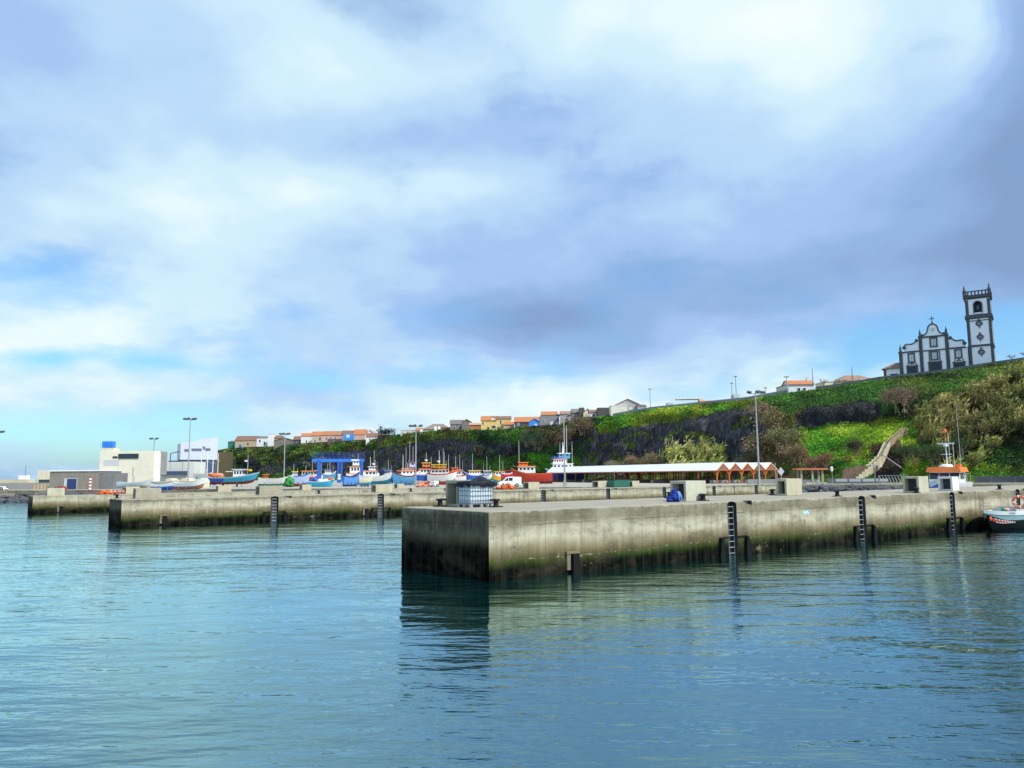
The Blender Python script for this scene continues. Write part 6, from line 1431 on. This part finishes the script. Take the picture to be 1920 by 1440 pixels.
    def belf_face(P):
        left=[(x0+.05,zb0),(ac-aw,zb0)]+arch[1:7]+[(ac,zb1),(x0+.05,zb1)]
        right=[(ac+aw,zb0),(x1-.05,zb0),(x1-.05,zb1),(ac,zb1)]+arch[6:12]
        for pl in (left,right): b.add([P(p) for p in pl],[tuple(range(len(pl)))])
    belf_face(lambda p:(p[0],y0+.05,p[1])); belf_face(lambda p:(p[0],y1-.05,p[1]))
    sh=lambda p:(p[0]-ac)+(y0+y1)/2
    belf_face(lambda p:(x0+.05,sh(p),p[1])); belf_face(lambda p:(x1-.05,sh(p),p[1]))
    b.build('belfry',WH,t)
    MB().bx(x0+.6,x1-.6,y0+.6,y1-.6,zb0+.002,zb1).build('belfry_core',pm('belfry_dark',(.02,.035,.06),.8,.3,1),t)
    bl=MB().lathe([(.6,0),(.5,.15),(.38,.7),(.3,1.0),(.12,1.15)],12,(ac,y0+.33,zb0+.9)).build('bell',pm('bronze',(.06,.09,.09),.4,.3,4,metal=.6),t)
    bl.scale=(1,.42,1); bl.location=(0,y0*.58+.19,0)
    mb=MB(); pw=.42
    for (xa,xb) in ((x0-.03,x0+pw*1.5),(x1-pw*1.5,x1+.03)):
        mb.bx(xa,xb,y0-.06,y0+.045,-3,16.2).bx(xa,xb,y1-.045,y1+.06,-3,16.2)
    for (ya,yb) in ((y0+.047,y0+pw*1.5),(y1-pw*1.5,y1-.047)):
        mb.bx(x0-.028,x0+.045,ya,yb,-3,16.2).bx(x1-.045,x1+.028,ya,yb,-3,16.2)
    mb.build('corner_pilaster',BASALT,t)
    def band(z0,z1,p,name='cornice'):
        MB().bx(x0-p,x1+p,y0-p,y1+p,z0,z1).build(name,BASALT,t)
    mb=MB()
    for z0,z1,p in ((4.55,5.05,.14),(11.45,11.62,.17),(11.625,12.3,.30),(12.305,12.5,.12)): mb.bx(x0-p,x1+p,y0-p,y1+p,z0,z1)
    mb.bx(x0+.03,x1-.03,y0-.001,y1+.001,10.85,11.08)
    mb.build('string_course',BASALT,t)
    MB().bx(x0-.1,x1+.1,y0-.1,y1+.1,16.352,16.7).bx(x0-.38,x1+.38,y0-.38,y1+.38,16.702,17.0).bx(x0-.15,x1+.15,y0-.15,y1+.15,17.002,17.2).build('top_cornice',BASALT,t)
    # open balustrade with corner posts
    mb=MB()
    for y in (y0,y1): mb.bx(x0+.4,x1-.4,y-.12,y+.12,18.15,18.4)
    for x in (x0,x1): mb.bx(x-.12,x+.12,y0+.4,y1-.4,18.15,18.4)
    for k in range(6):
        xx=x0+.75+k*(TW-1.5)/5; yy=y0+.75+k*(TW-1.5)/5
        for y in (y0,y1): mb.lathe([(.12,0),(.22,.2),(.12,.5),(.2,.95)],6,(xx,y,17.2))
        for x in (x0,x1): mb.lathe([(.12,0),(.22,.2),(.12,.5),(.2,.95)],6,(x,yy,17.2))
    mb.build('balustrade',BASALT,t)
    for x in (x0,x1):
        for y in (y0,y1):
            MB().box((x,y,17.85),(.75,.75,1.3)).lathe([(.3,18.5),(.34,18.7),(.14,18.95),(.22,19.25),(.05,19.8),(.02,20.1)],8,(x,y,0)).build('corner_post',BASALT,t)
    # arched surround, sill, oval medallions
    mb=MB()
    pr=[(p[0],y0-.03,p[1]) for p in arch]
    for a,bb in zip(pr[:-1],pr[1:]): mb.cyl(a,bb,.17,n=6)
    mb.build('arch_surround',BASALT,t); MB().bx(ac-.9,ac+.9,y0-.12,y0+.04,12.6,12.95).build('sill',SHUT,t)
    for z in (10.2,6.9,3.2):
        mb=MB(); el=[(ac+.62*math.cos(a),z+.52*math.sin(a)) for a in np.linspace(0,2*PI,21)]
        for a,bb in zip(el[:-1],el[1:]): mb.cyl((a[0],y0-.02,a[1]),(bb[0],y0-.02,bb[1]),.15,n=6)
        mb.box((ac,y0-.05,z+.85),(.55,.18,.22)).box((ac,y0-.05,z-.85),(.22,.16,.5)).box((ac,y0-.05,z+1.08),(.2,.14,.2))
        o=mb.build('medallion',BASALT,t)
        MB().prism([(ac+.5*math.cos(a),z+.42*math.sin(a)) for a in np.linspace(0,2*PI,17)[:-1]],y0-.02,y0+.04).build('oculus',pm('oculus_grey',(.20,.23,.27),.5,.2,2),o)
    # left annex with hipped brown roof
    MB().bx(-24.4,L0-.42,.6,9,-4,.95).build('annex_wall',WH,t)
    MB().add([(-24.9,.1,.95),(L0-.42,.1,.95),(L0-.42,9.5,.95),(-24.9,9.5,.95),(-22.2,4.8,2.9),(L0-.42,4.8,2.9),(L0-.42,.1,.8),(-24.9,.1,.8),(-24.9,9.5,.8)],[(0,1,5,4),(1,2,5),(2,3,4,5),(3,0,4),(0,7,6,1),(0,3,8,7)]).build('annex_roof',BROWNR,t)
    MB().bx(-24.5,-23.9,.5,.598,-4,.9).build('annex_quoin',pm('brown_quoin',(.14,.09,.08),.85,.2,1),t)
    o=MB().bx(-22.8,-21.4,.56,.597,-1.4,-.6).build('annex_window',GLASS,t)
    MB().bx(-22.95,-21.25,.52,.594,-.598,-.45).bx(-22.95,-22.8,.52,.594,-1.4,-.6).bx(-21.4,-21.25,.52,.594,-1.4,-.6).build('frame',BASALT,o)
    # initials medallion in the gable
    MB().prism([(cx+.5*math.cos(a),9.85+.5*math.sin(a)) for a in np.linspace(0,2*PI,17)[:-1]],-.03,-.003).build('gable_medallion',pm('pale_medallion',(.62,.64,.68),.8,.2,5),t)
church()
